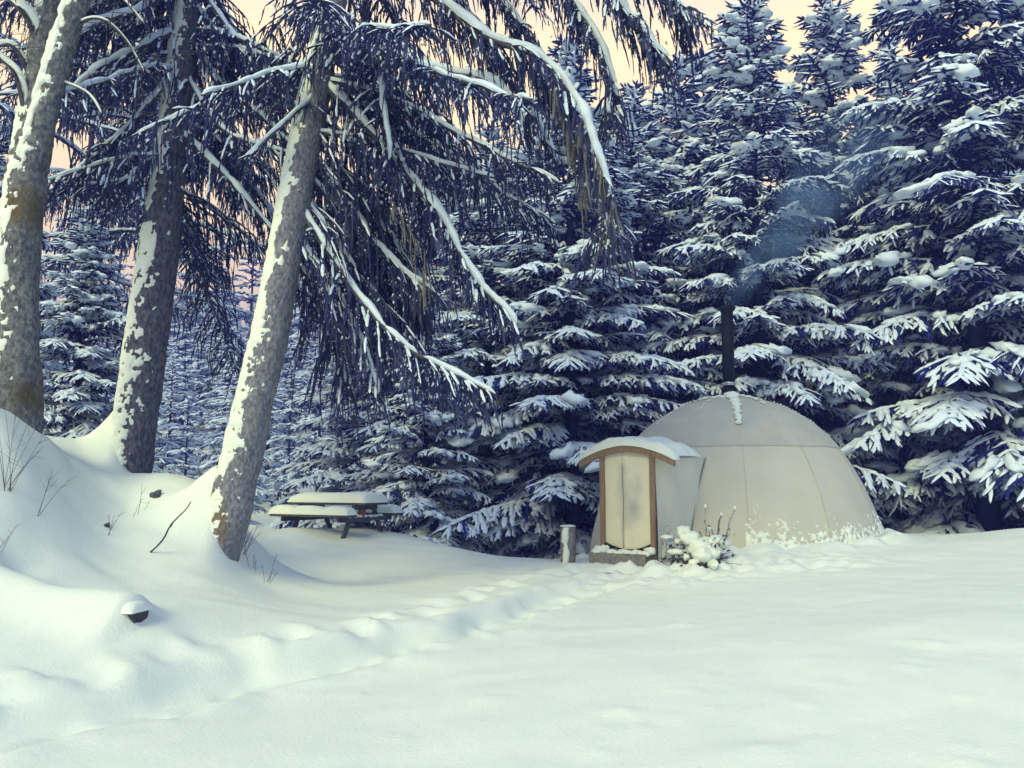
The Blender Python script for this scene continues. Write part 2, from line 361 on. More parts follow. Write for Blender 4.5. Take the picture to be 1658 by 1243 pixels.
FT = finger_templates(np.random.default_rng(3))
FT_LOW = finger_templates(np.random.default_rng(4), 3, 2)
def ico(rg, rough):
    bpy_v, f = lump((0, 0, 0), (1, 1, 1), int(rg.integers(1000)), 6, rough); return bpy_v, np.concatenate([f[:, [0, 1, 2]], f[:, [0, 2, 3]]])
PADS = [ico(np.random.default_rng(50 + i), .6) for i in range(5)]
def instance(mb, tv, tf, p, ax, ay, az):
    """many copies of one template: p, ax, ay, az (n,3)"""
    if not len(p): return
    v = p[:, None] + tv[None, :, 0:1] * ax[:, None] + tv[None, :, 1:2] * ay[:, None] + tv[None, :, 2:3] * az[:, None]
    f = tf[None] + (np.arange(len(p)) * len(tv))[:, None, None]
    mb.add(v.reshape(-1, 3), f.reshape(-1, 3))
def basis(t, roll=0.):
    t = unit(t); s = unit(np.cross(np.array([0, 0, 1.])[None] + t[:, [1, 0, 2]] * .01, t)); n = np.cross(t, s)
    if not np.isscalar(roll):
        c, q = np.cos(roll)[:, None], np.sin(roll)[:, None]; s, n = s * c + n * q, n * c - s * q
    return t, s, n
def place_fingers(fo, sn, Fp, Ft, Fl, Fw, Fs, rg, tmpl, snow_thick=1.):
    k = rg.integers(0, len(tmpl), len(Fp)); t, s, n = basis(Ft, rg.uniform(-.4, .4, len(Fp)))
    for i, (v, f, sv, sf) in enumerate(tmpl):
        m = k == i
        instance(fo, v, f, Fp[m], t[m] * Fl[m, None], s[m] * Fw[m, None], n[m] * Fw[m, None])
        m = m & (Fs > 0); up = n * .6 + np.array([0, 0, .4])
        instance(sn, sv, sf, Fp[m] + np.array([0, 0, 1]) * Fw[m, None] * .25, t[m] * Fl[m, None], s[m] * (Fw * Fs)[m, None], up[m] * (Fw * Fs * snow_thick)[m, None])
def make_bough(rg, Lb, spacing=.155, seg=.17):
    """one flat fir bough along +X: twig positions, directions, lengths, widths, snow; pads; axis points"""
    droop = rg.uniform(.14, .34); lift = rg.uniform(-.02, .16); bend = rg.uniform(-.12, .12)
    ax = lambda s: np.array([Lb * s, bend * Lb * s * s, Lb * (lift * s - droop * s ** 2.2)])
    p, t, l, wd, sn, pads = [], [], [], [], [], []
    def put(a, d, ln, wdt, snow): p.append(a); t.append(d); l.append(ln); wd.append(wdt); sn.append(snow)
    s = .16 if Lb > 1 else .08
    while s < 1.0:
        for side in (-1, 1):
            ss = min(1, s + rg.uniform(-.02, .02)); o = ax(ss); e = unit(ax(min(1.02, ss + .03)) - ax(ss - .03))
            ll = (Lb * .40 * (1 - ss) ** .75 * (.35 + .65 * min(1, ss / .35)) + .15) * rg.uniform(.75, 1.2)
            ang = rg.uniform(.75, 1.1); d = e * math.cos(ang) + np.array([-e[1], e[0], 0]) * side * math.sin(ang)
            dro = rg.uniform(.25, .8); nseg = max(1, int(ll / seg)); q = o.copy(); loaded = rg.random() < .86
            for i in range(nseg):
                u = (i + .5) / nseg; dd = unit(d + np.array([0, 0, -dro * (u + .15)])); step = ll / nseg
                put(q, dd, step * 1.45, .029 + .007 * (1 - u), rg.uniform(1.0, 1.6) if loaded and rg.random() < .9 else 0)
                if ll > .22:
                    for s2 in (-1, 1):
                        if rg.random() < .88:
                            sd_ = np.cross([0, 0, 1.], dd); d2 = unit(dd * .75 + sd_ * s2 * rg.uniform(.5, .95) + np.array([0, 0, -rg.uniform(.3, 1.1)]))
                            put(q + dd * step * .4, d2, rg.uniform(.12, .25), rg.uniform(.019, .028), rg.uniform(.95, 1.5) if loaded and rg.random() < .8 else 0)
                q = q + dd * step
            if loaded and ll > .25 and rg.random() < .28:
                u = rg.uniform(.35, .9); c = o + d * ll * u + np.array([0, 0, -dro * ll * u * .5 + .03]); sz = rg.uniform(.07, .15) * (1 + .3 * Lb / 2.5)
                pads.append((c, unit(d + np.array([0, 0, -dro * u])), sz * rg.uniform(1.1, 1.9), sz, sz * rg.uniform(.4, .62)))
        s += spacing / Lb * rg.uniform(.85, 1.15)
    for k in range(max(4, int(Lb / .16))):
        s0 = k / max(4, int(Lb / .16)); put(ax(s0), unit(ax(s0 + .05) - ax(s0)), .26, .034, 1.3 if s0 > .25 else 0)
    for _ in range(int(1 + Lb * 1.1)):
        u = rg.uniform(.4, .98) ** .8; c = ax(u) + np.array([0, rg.uniform(-.12, .12) * Lb * (1 - u), .035]); sz = rg.uniform(.06, .14)
        pads.append((c, unit(ax(min(1, u + .05)) - ax(u - .05)), sz * rg.uniform(1.2, 2.2), sz * rg.uniform(.9, 1.3), sz * rg.uniform(.45, .65)))
    A = np.array([ax(x) for x in np.linspace(0, .8, 6)])
    return dict(p=np.array(p), t=np.array(t), l=np.array(l), w=np.array(wd), s=np.array(sn), pads=pads, axis=A, L=Lb)
brg = np.random.default_rng(77)
BOUGH = {q: [make_bough(brg, q) for _ in range(4)] for q in (.5, 1., 1.6, 2.3, 3.0)}
BOUGH_LOW = {q: [make_bough(brg, q, .42, .45) for _ in range(3)] for q in (.5, 1., 1.6)}
def make_fir(name, H, Rb, seed, tmpl=FT, whorl=.42, per=7, skirt=.25, bset=BOUGH, load=1.):
    rg = np.random.default_rng(seed); fo, sn, wd = MB(), MB(), MB()
    acc = [[] for _ in range(5)]; padl = []
    z = skirt
    while z < H - .12:
        u = z / H; rad = Rb * ((1 - u) ** .66) * (.80 + .2 * min(1, u * 8)) + .12
        n = per if rad > .9 else 5
        a0 = rg.uniform(0, 6.28)
        for i in range(n):
            ll = rad * rg.uniform(.68, 1.18); key = min(bset, key=lambda q: abs(q - ll)); b = bset[key][rg.integers(3)]; sc = ll / key
            az = a0 + i * 2 * np.pi / n + rg.uniform(-.35, .35); tilt = np.interp(u, [0, .5, .85, 1], [.02, -.12, -.45, -.9]) + rg.uniform(-.2, .2)
            m = rotz(az) @ np.array([[math.cos(tilt), 0, math.sin(tilt)], [0, 1, 0], [-math.sin(tilt), 0, math.cos(tilt)]])
            if rg.random() < .5: m = m @ np.diag([1., -1, 1])
            o = np.array([0, 0, z + rg.uniform(-.18, .18)]); sw = sc ** .4
            acc[0].append(b['p'] @ m.T * sc + o); acc[1].append(b['t'] @ m.T); acc[2].append(b['l'] * sw); acc[3].append(b['w'] * sw)
            acc[4].append(b['s'] * (rg.uniform(.75, 1.1) if rg.random() < .93 else .45))
            for c, d, sx, sy, sz in b['pads']:
                if rg.random() < .8: padl.append((m @ c * sc + o, m @ d, sx * sw, sy * sw, sz * sw))
            add_tube(wd, b['axis'] @ m.T * sc + o, np.linspace(.02, .006, 6) * (.6 + sc * .5), 4)
        z += whorl * rg.uniform(.8, 1.2) * (1 if u < .8 else .8)
    # leader
    for k in range(5): acc[0].append(np.array([[0, 0, H - .5 + k * .12]])); acc[1].append(np.array([[rg.uniform(-.15, .15), rg.uniform(-.15, .15), 1.]])); acc[2].append(np.array([.25])); acc[3].append(np.array([.022])); acc[4].append(np.array([.9]))
    for k in range(10):
        a = rg.uniform(0, 6.28); acc[0].append(np.array([[0, 0, H - .45 + rg.uniform(0, .4)]])); acc[1].append(np.array([[math.cos(a), math.sin(a), .8]])); acc[2].append(np.array([.2])); acc[3].append(np.array([.02])); acc[4].append(np.array([1.]))
    Fp, Ft, Fl, Fw, Fs = [np.concatenate(a) for a in acc]
    place_fingers(fo, sn, Fp, Ft, Fl, Fw, Fs * load, rg, tmpl)
    c = np.array([q[0] for q in padl]); t, s, n = basis(np.array([q[1] for q in padl])); S = np.array([q[2:] for q in padl]); k = rg.integers(0, len(PADS), len(padl))
    for i, (pv, pf) in enumerate(PADS):
        m = k == i; instance(sn, pv, pf, c[m], t[m] * S[m, 0:1], s[m] * S[m, 1:2], n[m] * S[m, 2:3])
    zz = np.linspace(-.6, H - .1, 14); add_tube(wd, np.stack([zz * 0, zz * 0, zz], -1), np.interp(zz, [-.6, 0, H], [.019 * H, .014 * H, .012]), 9, rough=.12, seed=seed)
    print(name, 'tris', sum(len(a) for a in fo.f[3]), sum(len(a) for a in sn.f[3]))
    return dict(H=H, trunk=wd.mesh(name + '_trunk'), crown=fo.mesh(name + '_crown', False), snow=sn.mesh(name + '_snow'))
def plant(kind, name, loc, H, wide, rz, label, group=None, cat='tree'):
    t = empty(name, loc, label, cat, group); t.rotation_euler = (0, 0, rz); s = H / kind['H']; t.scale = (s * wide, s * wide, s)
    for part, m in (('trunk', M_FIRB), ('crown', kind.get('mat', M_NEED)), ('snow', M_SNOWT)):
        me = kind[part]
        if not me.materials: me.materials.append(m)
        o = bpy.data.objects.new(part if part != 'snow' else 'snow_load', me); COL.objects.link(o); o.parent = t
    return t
_fa, _fc = make_fir('fir_a', 13.5, 3.0, 101, whorl=.56), make_fir('fir_c', 9.5, 2.2, 303, whorl=.48)
KIND = [_fa, _fa, _fc]
def fir(px, d, top, kind, wide, rz, label, group=None, name='snowy_fir'):
    x = P(px, 700, d)[0]; z = float(base_ground([x], [d])[0]) - .1; H = P(px, top, d)[2] - z
    return plant(KIND[kind], name, (x, d, z), H, wide, rz, label, group)
fir(1235, 21.6, -15, 0, 1.0, .3, 'tall snow-laden fir rising straight behind the black stovepipe')
fir(1372, 25.0, -10, 1, .95, 1.4, 'slim-topped snowy fir set back behind the drifting smoke')
fir(1592, 20.6, -300, 0, 1.0, 2.2, 'broadest snow-laden fir, beyond the dome on the side away from the door')
fir(1110, 27.0, 92, 2, .9, 2.9, 'small snowy fir top peeping over the firs behind the dome, nearer the big spruce')
fir(1154, 27.8, 86, 2, .9, .4, 'small snowy fir top peeping over the firs, next to the stovepipe fir')
fir(1474, 27.0, 68, 1, .85, 4.1, 'thin snowy fir showing only its tip between two bigger firs')
fir(925, 21.2, 80, 1, 1.15, 5.0, 'dark snowy fir behind the stump post with long low boughs')
fir(790, 22.6, 215, 0, 1.1, 3.3, 'snowy fir half hidden by the hanging spruce boughs, between table and dome')
fir(1725, 21.0, -120, 1, 1.0, .9, 'snowy fir cut off by the edge beside the broadest fir')
fir(1035, 23.2, 150, 0, 1.1, 4.4, 'snowy fir standing directly behind the tent door roof')
fir(1455, 22.6, 300, 2, 1.15, 1.1, 'shorter snowy fir just behind the bare flank of the dome')
fir(690, 20.3, 470, 2, 1.1, 2.0, 'short snow-covered fir just beyond the picnic table')
fir(120, 16.0, 330, 2, 1.1, 5.5, 'young snowy fir behind the bank between two big trunks')
fir(-40, 17.5, 200, 2, 1.1, 3.5, 'young snowy fir behind the lichen-covered forked tree')
for i, (px, d, top) in enumerate([(610, 30, 330), (720, 29, 250), (850, 28, 240), (960, 29.5, 250), (1075, 30, 220), (1200, 29, 240), (1320, 30, 230), (1440, 31, 200), (1560, 29, 120), (1680, 30, 60)]):
    fir(px, d, top, i % 3, 1.25, i * 1.3, 'dark fir in the shaded second row behind the front firs', 'second row of firs')

# far hillside of small firs
FAR = [make_fir('far_a', 9, 1.7, 404, FT_LOW, whorl=.7, per=7, bset=BOUGH_LOW, load=1.6), make_fir('far_b', 10, 1.6, 505, FT_LOW, whorl=.74, per=7, bset=BOUGH_LOW, load=1.6)]
frg = np.random.default_rng(8)
for row, d in enumerate(np.linspace(41, 112, 12)):
    xs = np.arange(P(215, 700, d)[0], P(680, 700, d)[0], 2.5 + .010 * d)
    for x in xs:
        xx, yy = x + frg.uniform(-.8, .8), d + frg.uniform(-2, 2)
        plant(FAR[frg.integers(2)], 'hillside_fir', (xx, yy, float(base_ground([xx], [yy])[0]) - .1), frg.uniform(7, 10.5), frg.uniform(.95, 1.25), frg.uniform(0, 6), 'small snow-covered fir in the plantation on the far hillside', 'firs on the far hillside')

for px in (20, 75, 130, 180, 235, 290, 345, 400, 450, 505):
    yy = 74 + frg.uniform(-4, 4); xx = P(px, 700, yy)[0]
    plant(FAR[frg.integers(2)], 'hillside_fir', (xx, yy, float(base_ground([xx], [yy])[0]) - .1), frg.uniform(14, 18.5), 1.2, frg.uniform(0, 6), 'tall fir standing above the small plantation firs on the far hillside', 'taller firs on the far hillside')

# ------------------------------------------------------------------ big spruces with hanging boughs
def strand_templates(rg, k=5):
    out = []
    for _ in range(k):
        v = []; f = []; xs = [0, .3, .6, .85]
        for i, x in enumerate(xs):
            r = [.5, 1., .9, .6][i]; ox, oy = rg.uniform(-.5, .5, 2)
            for q in range(3):
                a = q * 2.094 + rg.uniform(-.5, .5); v.append([x + rg.uniform(-.08, .08), ox + r * math.cos(a) * rg.uniform(.5, 1.4), oy + r * math.sin(a) * rg.uniform(.5, 1.4)])
        v.append([1, rg.uniform(-.4, .4), 0])
        for i in range(3):
            for q in range(3):
                a, b = i * 3 + q, i * 3 + (q + 1) % 3; f += [[a, b, b + 3], [a, b + 3, a + 3]]
        for q in range(3): f.append([9 + q, 9 + (q + 1) % 3, 12])
        for q in range(5):
            x = rg.uniform(.1, .9); a = rg.uniform(0, 6.28); n0 = len(v); d = np.array([0, math.cos(a), math.sin(a)])
            v += [[x - .04, *(d[1:] * .3)], [x + .04, *(d[1:] * .3)], [x + .14, *(d[1:] * rg.uniform(1.6, 2.6))]]; f.append([n0, n0 + 1, n0 + 2])
        out.append((np.array(v), np.array(f)))
    return out
ST = strand_templates(np.random.default_rng(6))
FLV = np.array([[0, -1, 0], [0, 1, 0], [-.9, 0, .1], [1.1, 0, -.3], [0, 0, .9], [.2, 0, -.5]], float)
FLF = np.array([[0, 3, 4], [3, 1, 4], [1, 2, 4], [2, 0, 4], [3, 0, 5], [1, 3, 5], [2, 1, 5], [0, 2, 5]])
class Hanging:
    """collects the needles, snow and limbs of one spruce"""
    def __init__(s, seed, wmul=1.): s.rg = np.random.default_rng(seed); s.fo, s.sn, s.limbs = MB(), MB(), []; s.P, s.D, s.L, s.W = [], [], [], []; s.c = []; s.wmul = wmul; s.F = [[] for _ in range(5)]
    def bough(s, pts, r0, r1=.012, curtain=(.35, .8), dens=1., snow=.05, start=.12, lat=(.35, .85), skip_limb=False, frost=.45):
        rg = s.rg; ln = np.linalg.norm(np.diff(np.asarray(pts), axis=0), axis=1).sum(); n = max(8, int(ln / .16)); p = smooth_line(pts, n); rad = np.linspace(r0, r1, n)
        p = p + .02 * np.stack([fbm(p * 2.5, 71), fbm(p * 2.5, 72), fbm(p * 2.5, 73)], -1)
        mb = MB(); add_tube(mb, p, rad, 7, rough=.15, seed=int(rg.integers(99))); s.limbs.append(mb)
        v, f = snow_tube(p, rad, (0, 0, 1), 1.35, snow, int(rg.integers(999)), thr=rg.uniform(-.05, .25), scale=4.5, na=8, step=.07); s.sn.add(v, f)
        t = unit(np.gradient(p, axis=0)); u = start
        while u < 1:
            i = min(n - 1, int(u * (n - 1))); h = unit(np.array([-t[i, 1], t[i, 0], 0]) + 1e-6)
            for side in (-1, 1):
                if rg.random() > .92 * min(1, dens + .3): continue
                ll = rg.uniform(*lat) * (1 - .45 * u); d = unit(h * side * rg.uniform(.5, 1) + t[i] * rg.uniform(.2, .9) * [1, 1, .5] + [0, 0, rg.uniform(-.5, .05)])
                m = max(3, int(ll / .065)); w = np.linspace(0, 1, m)[:, None]; q = p[i] + d * ll * w + np.array([0, 0, -.45 * ll]) * w ** 2
                k = max(2, m // 3)
                for a in range(0, m - 2, 2):
                    s.F[0].append(q[a]); s.F[1].append(q[a + 2] - q[a]); s.F[2].append(ll / m * 3.2); s.F[3].append(rg.uniform(.016, .026)); s.F[4].append(rg.uniform(.6, 1.05) if rg.random() < frost + .15 else 0)
                for a in range(m):
                    if rg.random() > dens * .85: continue
                    s.P.append(q[a]); s.D.append(np.array([d[0] * .22 + rg.uniform(-.16, .16), d[1] * .22 + rg.uniform(-.16, .16), -1])); s.L.append(rg.uniform(*curtain) * rg.choice([.3, .45, .6, .95]) * (1.1 - .3 * u)); s.W.append(rg.uniform(.008, .015) * s.wmul)
                    for _k in range(int(rg.random() < frost * 1.5) + int(rg.random() < frost)): s.c.append((q[a] + [0, 0, -rg.uniform(0, .8) * s.L[-1]] + rg.uniform(-.03, .03, 3), rg.choice([.007, .009, .013, .022]) * rg.uniform(.8, 1.2), frg.uniform(0, 6.28)))
            u += .12 / ln * rg.uniform(.8, 1.25) / min(1, dens + .25)
    def finish(s, root, need=None, limb_mat=None, as_parts=True):
        Pn, D, Ln, W = np.array(s.P), unit(np.array(s.D)), np.array(s.L), np.array(s.W); k = s.rg.integers(0, len(ST), len(Pn)); a = s.rg.uniform(0, 6.28, len(Pn)); t, b, c = basis(D, a)
        for i, (v, f) in enumerate(ST):
            m = k == i; instance(s.fo, v, f, Pn[m], t[m] * Ln[m, None], b[m] * W[m, None], c[m] * W[m, None])
        if s.c:
            c0 = np.array([q[0] for q in s.c]); z = np.array([q[1] for q in s.c])[:, None]; an = np.array([q[2] for q in s.c]); ex = np.stack([np.cos(an), np.sin(an), -.5 + 0 * an], -1); ey = np.stack([-np.sin(an), np.cos(an), 0 * an], -1)
            instance(s.sn, FLV, FLF, c0, ex * z * 1.2, ey * z * .8, np.array([[0, 0, 1.4]]) * z)
        Fp, Ft, Fl, Fw, Fs = [np.array(q) for q in s.F]; place_fingers(s.fo, s.sn, Fp, Ft, Fl, Fw, Fs, s.rg, FT_LOW)
        print(root.name if root else 'generic', 'strands', len(Pn), 'snow tris', sum(len(q) for q in s.sn.f[3]) + 2 * sum(len(q) for q in s.sn.f[4]))
        if root:
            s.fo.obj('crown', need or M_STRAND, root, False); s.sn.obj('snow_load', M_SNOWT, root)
            for mb in s.limbs: mb.obj('limb', limb_mat or M_LIMB, root)
def stem_pts(rows, d): return np.array([[*P(px, py, d + dd), wpx / 2 * (d + dd) / F] for px, py, wpx, dd in rows])
def big_trunk(rows, d, mat_, root, seed, side, name='trunk', snow_T=.022, thr=.12, arc=1.25, rough=.09):
    q = stem_pts(rows, d); q = smooth_line(q, 130); mb = MB(); add_tube(mb, q[:, :3], q[:, 3], 30, rough=rough, seed=seed, scale=7)
    o = mb.obj(name, mat_, root); m2 = MB()
    v, f = snow_tube(q[::4, :3], q[::4, 3], side, arc, snow_T, seed, thr=thr + .12, scale=12., na=40, step=.03); m2.add(v, f); v, f = snow_tube(q[::4, :3], q[::4, 3], side, 2.0, snow_T * .5, seed + 40, thr=.5, scale=17., na=48, step=.045); m2.add(v, f)
    m2.obj('trunk_snow', M_SNOW, root); return q
def at_py(q, py):
    """trunk centre where it crosses a picture row"""
    pr = [(CY - F * ((p - EYE) @ [0, -math.sin(PITCH), math.cos(PITCH)]) / ((p - EYE) @ [0, math.cos(PITCH), math.sin(PITCH)])) for p in q[:, :3]]
    i = int(np.argmin(np.abs(np.array(pr) - py))); return q[i, :3]
def random_boughs(hg, q, rows, n, az, length, seed, dens=1., droop=(.35, .7), r=.035):
    rg = np.random.default_rng(seed)
    for i in range(n):
        o = at_py(q, rg.uniform(*rows)); a = rg.uniform(*az); l = rg.uniform(*length); d = np.array([math.sin(a), math.cos(a), 0]); dr = rg.uniform(*droop)
        pts_ = [o, o + d * l * .33 + [0, 0, -dr * l * .22], o + d * l * .68 + [0, 0, -dr * l * .62], o + d * l + [0, 0, -dr * l * .95]]
        hg.bough(pts_, r * rg.uniform(.7, 1.1), dens=dens, snow=rg.uniform(.03, .055), curtain=(.3, .75))
# --- the leaning spruce beside the bank
rootC = empty('leaning_spruce', P(355, 893, 10.7), 'big leaning spruce with mossy foot, snowy trunk and boughs hanging towards the dome', 'tree'); PINV['x'] = None
bpy.context.view_layer.update()
M_BC = mat('mossy_grey_bark', (.11, .115, .15), (.32, .32, .35), 26., .95, .9, 30, spec=.1, stretch=(1, 1, .6), lo=.36, hi=.66)
add_patch(M_BC, (.20, .13, .035), P(350, 845, 10.5), (.20, .4, .36), 10., .6)
rowsC = [(312,990,100,.05),(338,930,84,.05),(352,885,74,.03),(372,830,67,0),(397,720,63,0),(424,600,59,0),(446,500,57,0),(482,300,54,.05),(516,120,49,.1),(540,0,44,.12),(575,-200,36,.2),(605,-450,27,.3),(640,-800,16,.3),(660,-1050,6,.3)]
qC = big_trunk(rowsC, 10.6, M_BC, rootC, 5, (-.95, -.25, .35), thr=.06, arc=1.3)
hC = Hanging(21)
def pix(*rows): return [P(a, b, c) for a, b, c in rows]
TC = lambda py: at_py(qC, py)
hC.bough([TC(40)] + pix((620,70,10.5),(700,112,10.3),(780,128,10.1),(832,168,10.0),(845,230,9.95)), .05, curtain=(.3, .7), snow=.09, dens=.9)
hC.bough([TC(-110)] + pix((700,-5,10.3),(785,62,10.0),(870,95,9.8),(925,160,9.7),(962,240,9.6),(985,330,9.6),(992,400,9.6)), .055, curtain=(.45, .95), snow=.08, dens=1.2)
hC.bough([TC(60)] + pix((585,85,10.2),(612,135,10.0),(622,200,9.9),(628,260,9.9)), .03, curtain=(.2, .5), snow=.07, dens=.6)
hC.bough([TC(130)] + pix((600,215,10.4),(700,335,10.2),(765,445,10.1),(838,522,10.0)), .045, curtain=(.35, .8), snow=.075, dens=1.15)
hC.bough([TC(330)] + pix((560,450,10.5),(640,548,10.3),(720,598,10.2),(802,640,10.1)), .04, curtain=(.3, .75), snow=.06, dens=1.15)
hC.bough([TC(380)] + pix((540,470,10.8),(585,560,10.8),(612,640,10.8)), .035, curtain=(.35, .7), snow=.05)
hC.bough([TC(230)] + pix((560,330,10.9),(640,430,11.0),(705,475,11.0)), .035, curtain=(.4, .85), snow=.06)
hC.bough([TC(250)] + pix((570,300,11.3),(650,420,11.6),(700,540,11.7)), .035, curtain=(.4, .85), snow=.05)
hC.bough([TC(-430)] + pix((760,-190,10.4),(870,-70,10.1),(945,30,9.9),(985,120,9.8),(992,200,9.8)), .05, curtain=(.35, .8), snow=.06)
hC.bough([TC(-480)] + pix((800,-250,10.2),(950,-70,9.7),(1035,50,9.5),(1078,98,9.5)), .05, curtain=(.3, .65), snow=.07, dens=.8)
hC.bough([TC(-520)] + pix((850,-260,10.2),(1000,-70,9.6),(1085,-5,9.4),(1118,30,9.4)), .045, curtain=(.2, .5), snow=.06, dens=.7)
hC.bough([TC(-350)] + pix((720,-120,10.6),(830,30,10.6),(900,120,10.6),(950,190,10.6)), .04, curtain=(.35, .75), snow=.06, dens=.8)
hC.bough([TC(-300)] + pix((680,-90,11.2),(780,60,11.5),(850,170,11.6),(900,260,11.6)), .04, curtain=(.35, .75), snow=.06, dens=.8)
hC.bough([TC(160)] + pix((470,190,10.2),(410,245,10.1),(395,260,10.1)), .02, curtain=(.2, .4), snow=.04, dens=.5)
for k, (py, x1, y1, x2, y2, dd) in enumerate([(300,560,400,620,520,12.0),(340,545,450,600,580,12.4),(280,580,380,680,500,11.8),(390,520,500,560,620,11.6),(220,600,330,690,470,12.6),(310,590,460,690,590,11.2),(180,600,270,720,390,11.8)]):
    hC.bough([TC(py)] + pix((x1,y1,(10.6+dd)/2),((x1*.45+x2*.55),(y1*.5+y2*.5),dd),(x2,y2,dd)), .03, curtain=(.45, 1.0), snow=.05, dens=1.1, lat=(.4, .95))
random_boughs(hC, qC, (-420, 330), 20, (.2, 2.6), (1.8, 4.2), 31, .8)
random_boughs(hC, qC, (-420, 120), 8, (2.6, 5.6), (1.2, 2.6), 32, .7)
hC.finish(rootC)
# grey hanging dry twigs at the end of the long bough
hD = Hanging(23, .8)
hD.bough(pix((930,170,9.6),(965,250,9.5),(985,330,9.5),(990,420,9.5)), .02, curtain=(.35, .8), dens=1.1, snow=.02, lat=(.2, .5), frost=.25)
hD.bough(pix((880,110,9.7),(925,200,9.6),(955,330,9.55)), .02, curtain=(.35, .8), dens=1., snow=.02, lat=(.2, .5), frost=.2)
hD.bough(pix((640,330,9.9),(680,400,9.8),(690,470,9.8)), .02, curtain=(.3, .7), dens=.8, snow=.02, lat=(.2, .4), frost=.2)
Pn, D, Ln, W = np.array(hD.P), unit(np.array(hD.D)), np.array(hD.L), np.array(hD.W); dm = MB(); kk = hD.rg.integers(0, len(ST), len(Pn)); t_, b_, c_ = basis(D, hD.rg.uniform(0, 6, len(Pn)))
for i, (v, f) in enumerate(ST): m_ = kk == i; instance(dm, v, f, Pn[m_], t_[m_] * Ln[m_, None], b_[m_] * W[m_, None], c_[m_] * W[m_, None])
tag(dm.obj('dry_twigs', M_DRY, rootC, False), 'grey-brown dry hanging twigs')
# --- second spruce on the bank
rootB = empty('upright_spruce', P(205, 778, 12), 'dark-barked spruce on the bank with snow-crusted trunk, between the other two big trunks', 'tree'); bpy.context.view_layer.update()
rowsB = [(186,830,92,0),(200,780,78,0),(219,690,69,0),(236,560,65,0),(258,400,60,0),(284,200,50,0),(304,0,42,.1),(325,-250,33,.1),(345,-600,20,.1),(355,-900,8,.1)]
qB = big_trunk(rowsB, 12, M_BARKD, rootB, 9, (-.85, -.45, .25), thr=.18, arc=1.35)
hB = Hanging(41); TB = lambda py: at_py(qB, py)
hB.bough([TB(40)] + pix((215,85,11.6),(150,122,11.3),(98,170,11.2)), .05, snow=.07, curtain=(.3, .6))
hB.bough([TB(95)] + pix((228,185,11.7),(160,245,11.5),(95,300,11.4)), .035, snow=.05, curtain=(.3, .7))
hB.bough([TB(215)] + pix((225,280,11.6),(175,298,11.4),(112,300,11.3)), .03, snow=.05, curtain=(.3, .7))
hB.bough([TB(-60)] + pix((240,8,11.4),(180,30,11),(125,60,10.8)), .05, snow=.07, curtain=(.15, .3), dens=.5)
hB.bough([TB(205)] + pix((345,265,11.8),(395,320,11.7),(445,380,11.7)), .06, snow=.05, curtain=(.2, .6), dens=.6)
hB.bough([TB(-40)] + pix((370,50,11.9),(430,105,12),(490,170,12)), .05, snow=.05, curtain=(.2, .6), dens=.7)
hB.bough([TB(0)] + pix((370,75,12.3),(430,135,12.5),(500,215,12.6)), .045, snow=.05, curtain=(.2, .6), dens=.7)
hB.bough([TB(60)] + pix((360,140,12.1),(420,185,12.1),(490,255,12.1)), .045, snow=.05, curtain=(.2, .6), dens=.7)
hB.bough([TB(120)] + pix((350,200,11.7),(420,235,11.5),(480,250,11.4)), .04, snow=.055, curtain=(.2, .6), dens=.7)
hB.bough([TB(160)] + pix((350,235,12.6),(420,320,13),(500,430,13.2)), .04, snow=.05, curtain=(.3, .8), dens=.9)
random_boughs(hB, qB, (-350, 330), 16, (-.9, 1.9), (1.8, 4.), 51, .8)
random_boughs(hB, qB, (-350, 260), 12, (-3, -.9), (1.5, 3.2), 52, .8)
hB.finish(rootB)
# --- forked, lichen-covered tree
rootA = empty('forked_tree', P(25, 668, 10.1), 'forked lichen-covered tree with ochre moss below the fork, standing on the bank top', 'tree'); bpy.context.view_layer.update()
add_patch(M_BARKL, (.13, .095, .03), P(22, 335, 9.9), (.22, .3, .26), 7., .8); add_patch(M_BARKL, (.12, .10, .05), P(50, 335, 9.9), (.12, .3, .30), 9., .8); add_patch(M_BARKL, (.12, .095, .04), P(45, 640, 9.9), (.2, .4, .22), 9., .8)
qA = big_trunk([(8,900,120,0),(18,735,96,0),(24,665,80,0),(28,560,68,0),(29,450,65,0),(40,320,63,0),(58,200,58,.05),(74,80,52,.1),(85,0,46,.1),(100,-200,36,.1),(120,-500,20,.1)], 10.1, M_BARKL, rootA, 13, (-.9, -.1, .4), thr=.5, snow_T=.03)
qA2 = big_trunk([(38,330,30,0),(52,262,40,-.08),(72,195,40,-.16),(96,100,37,-.2),(122,15,34,-.2),(150,-80,30,-.2),(190,-260,20,-.2),(215,-420,8,-.2)], 10.1, M_BARKL, rootA, 17, (-.8, -.35, .6), name='stem', thr=-.12, snow_T=.045, arc=1.1)
hA = Hanging(61)
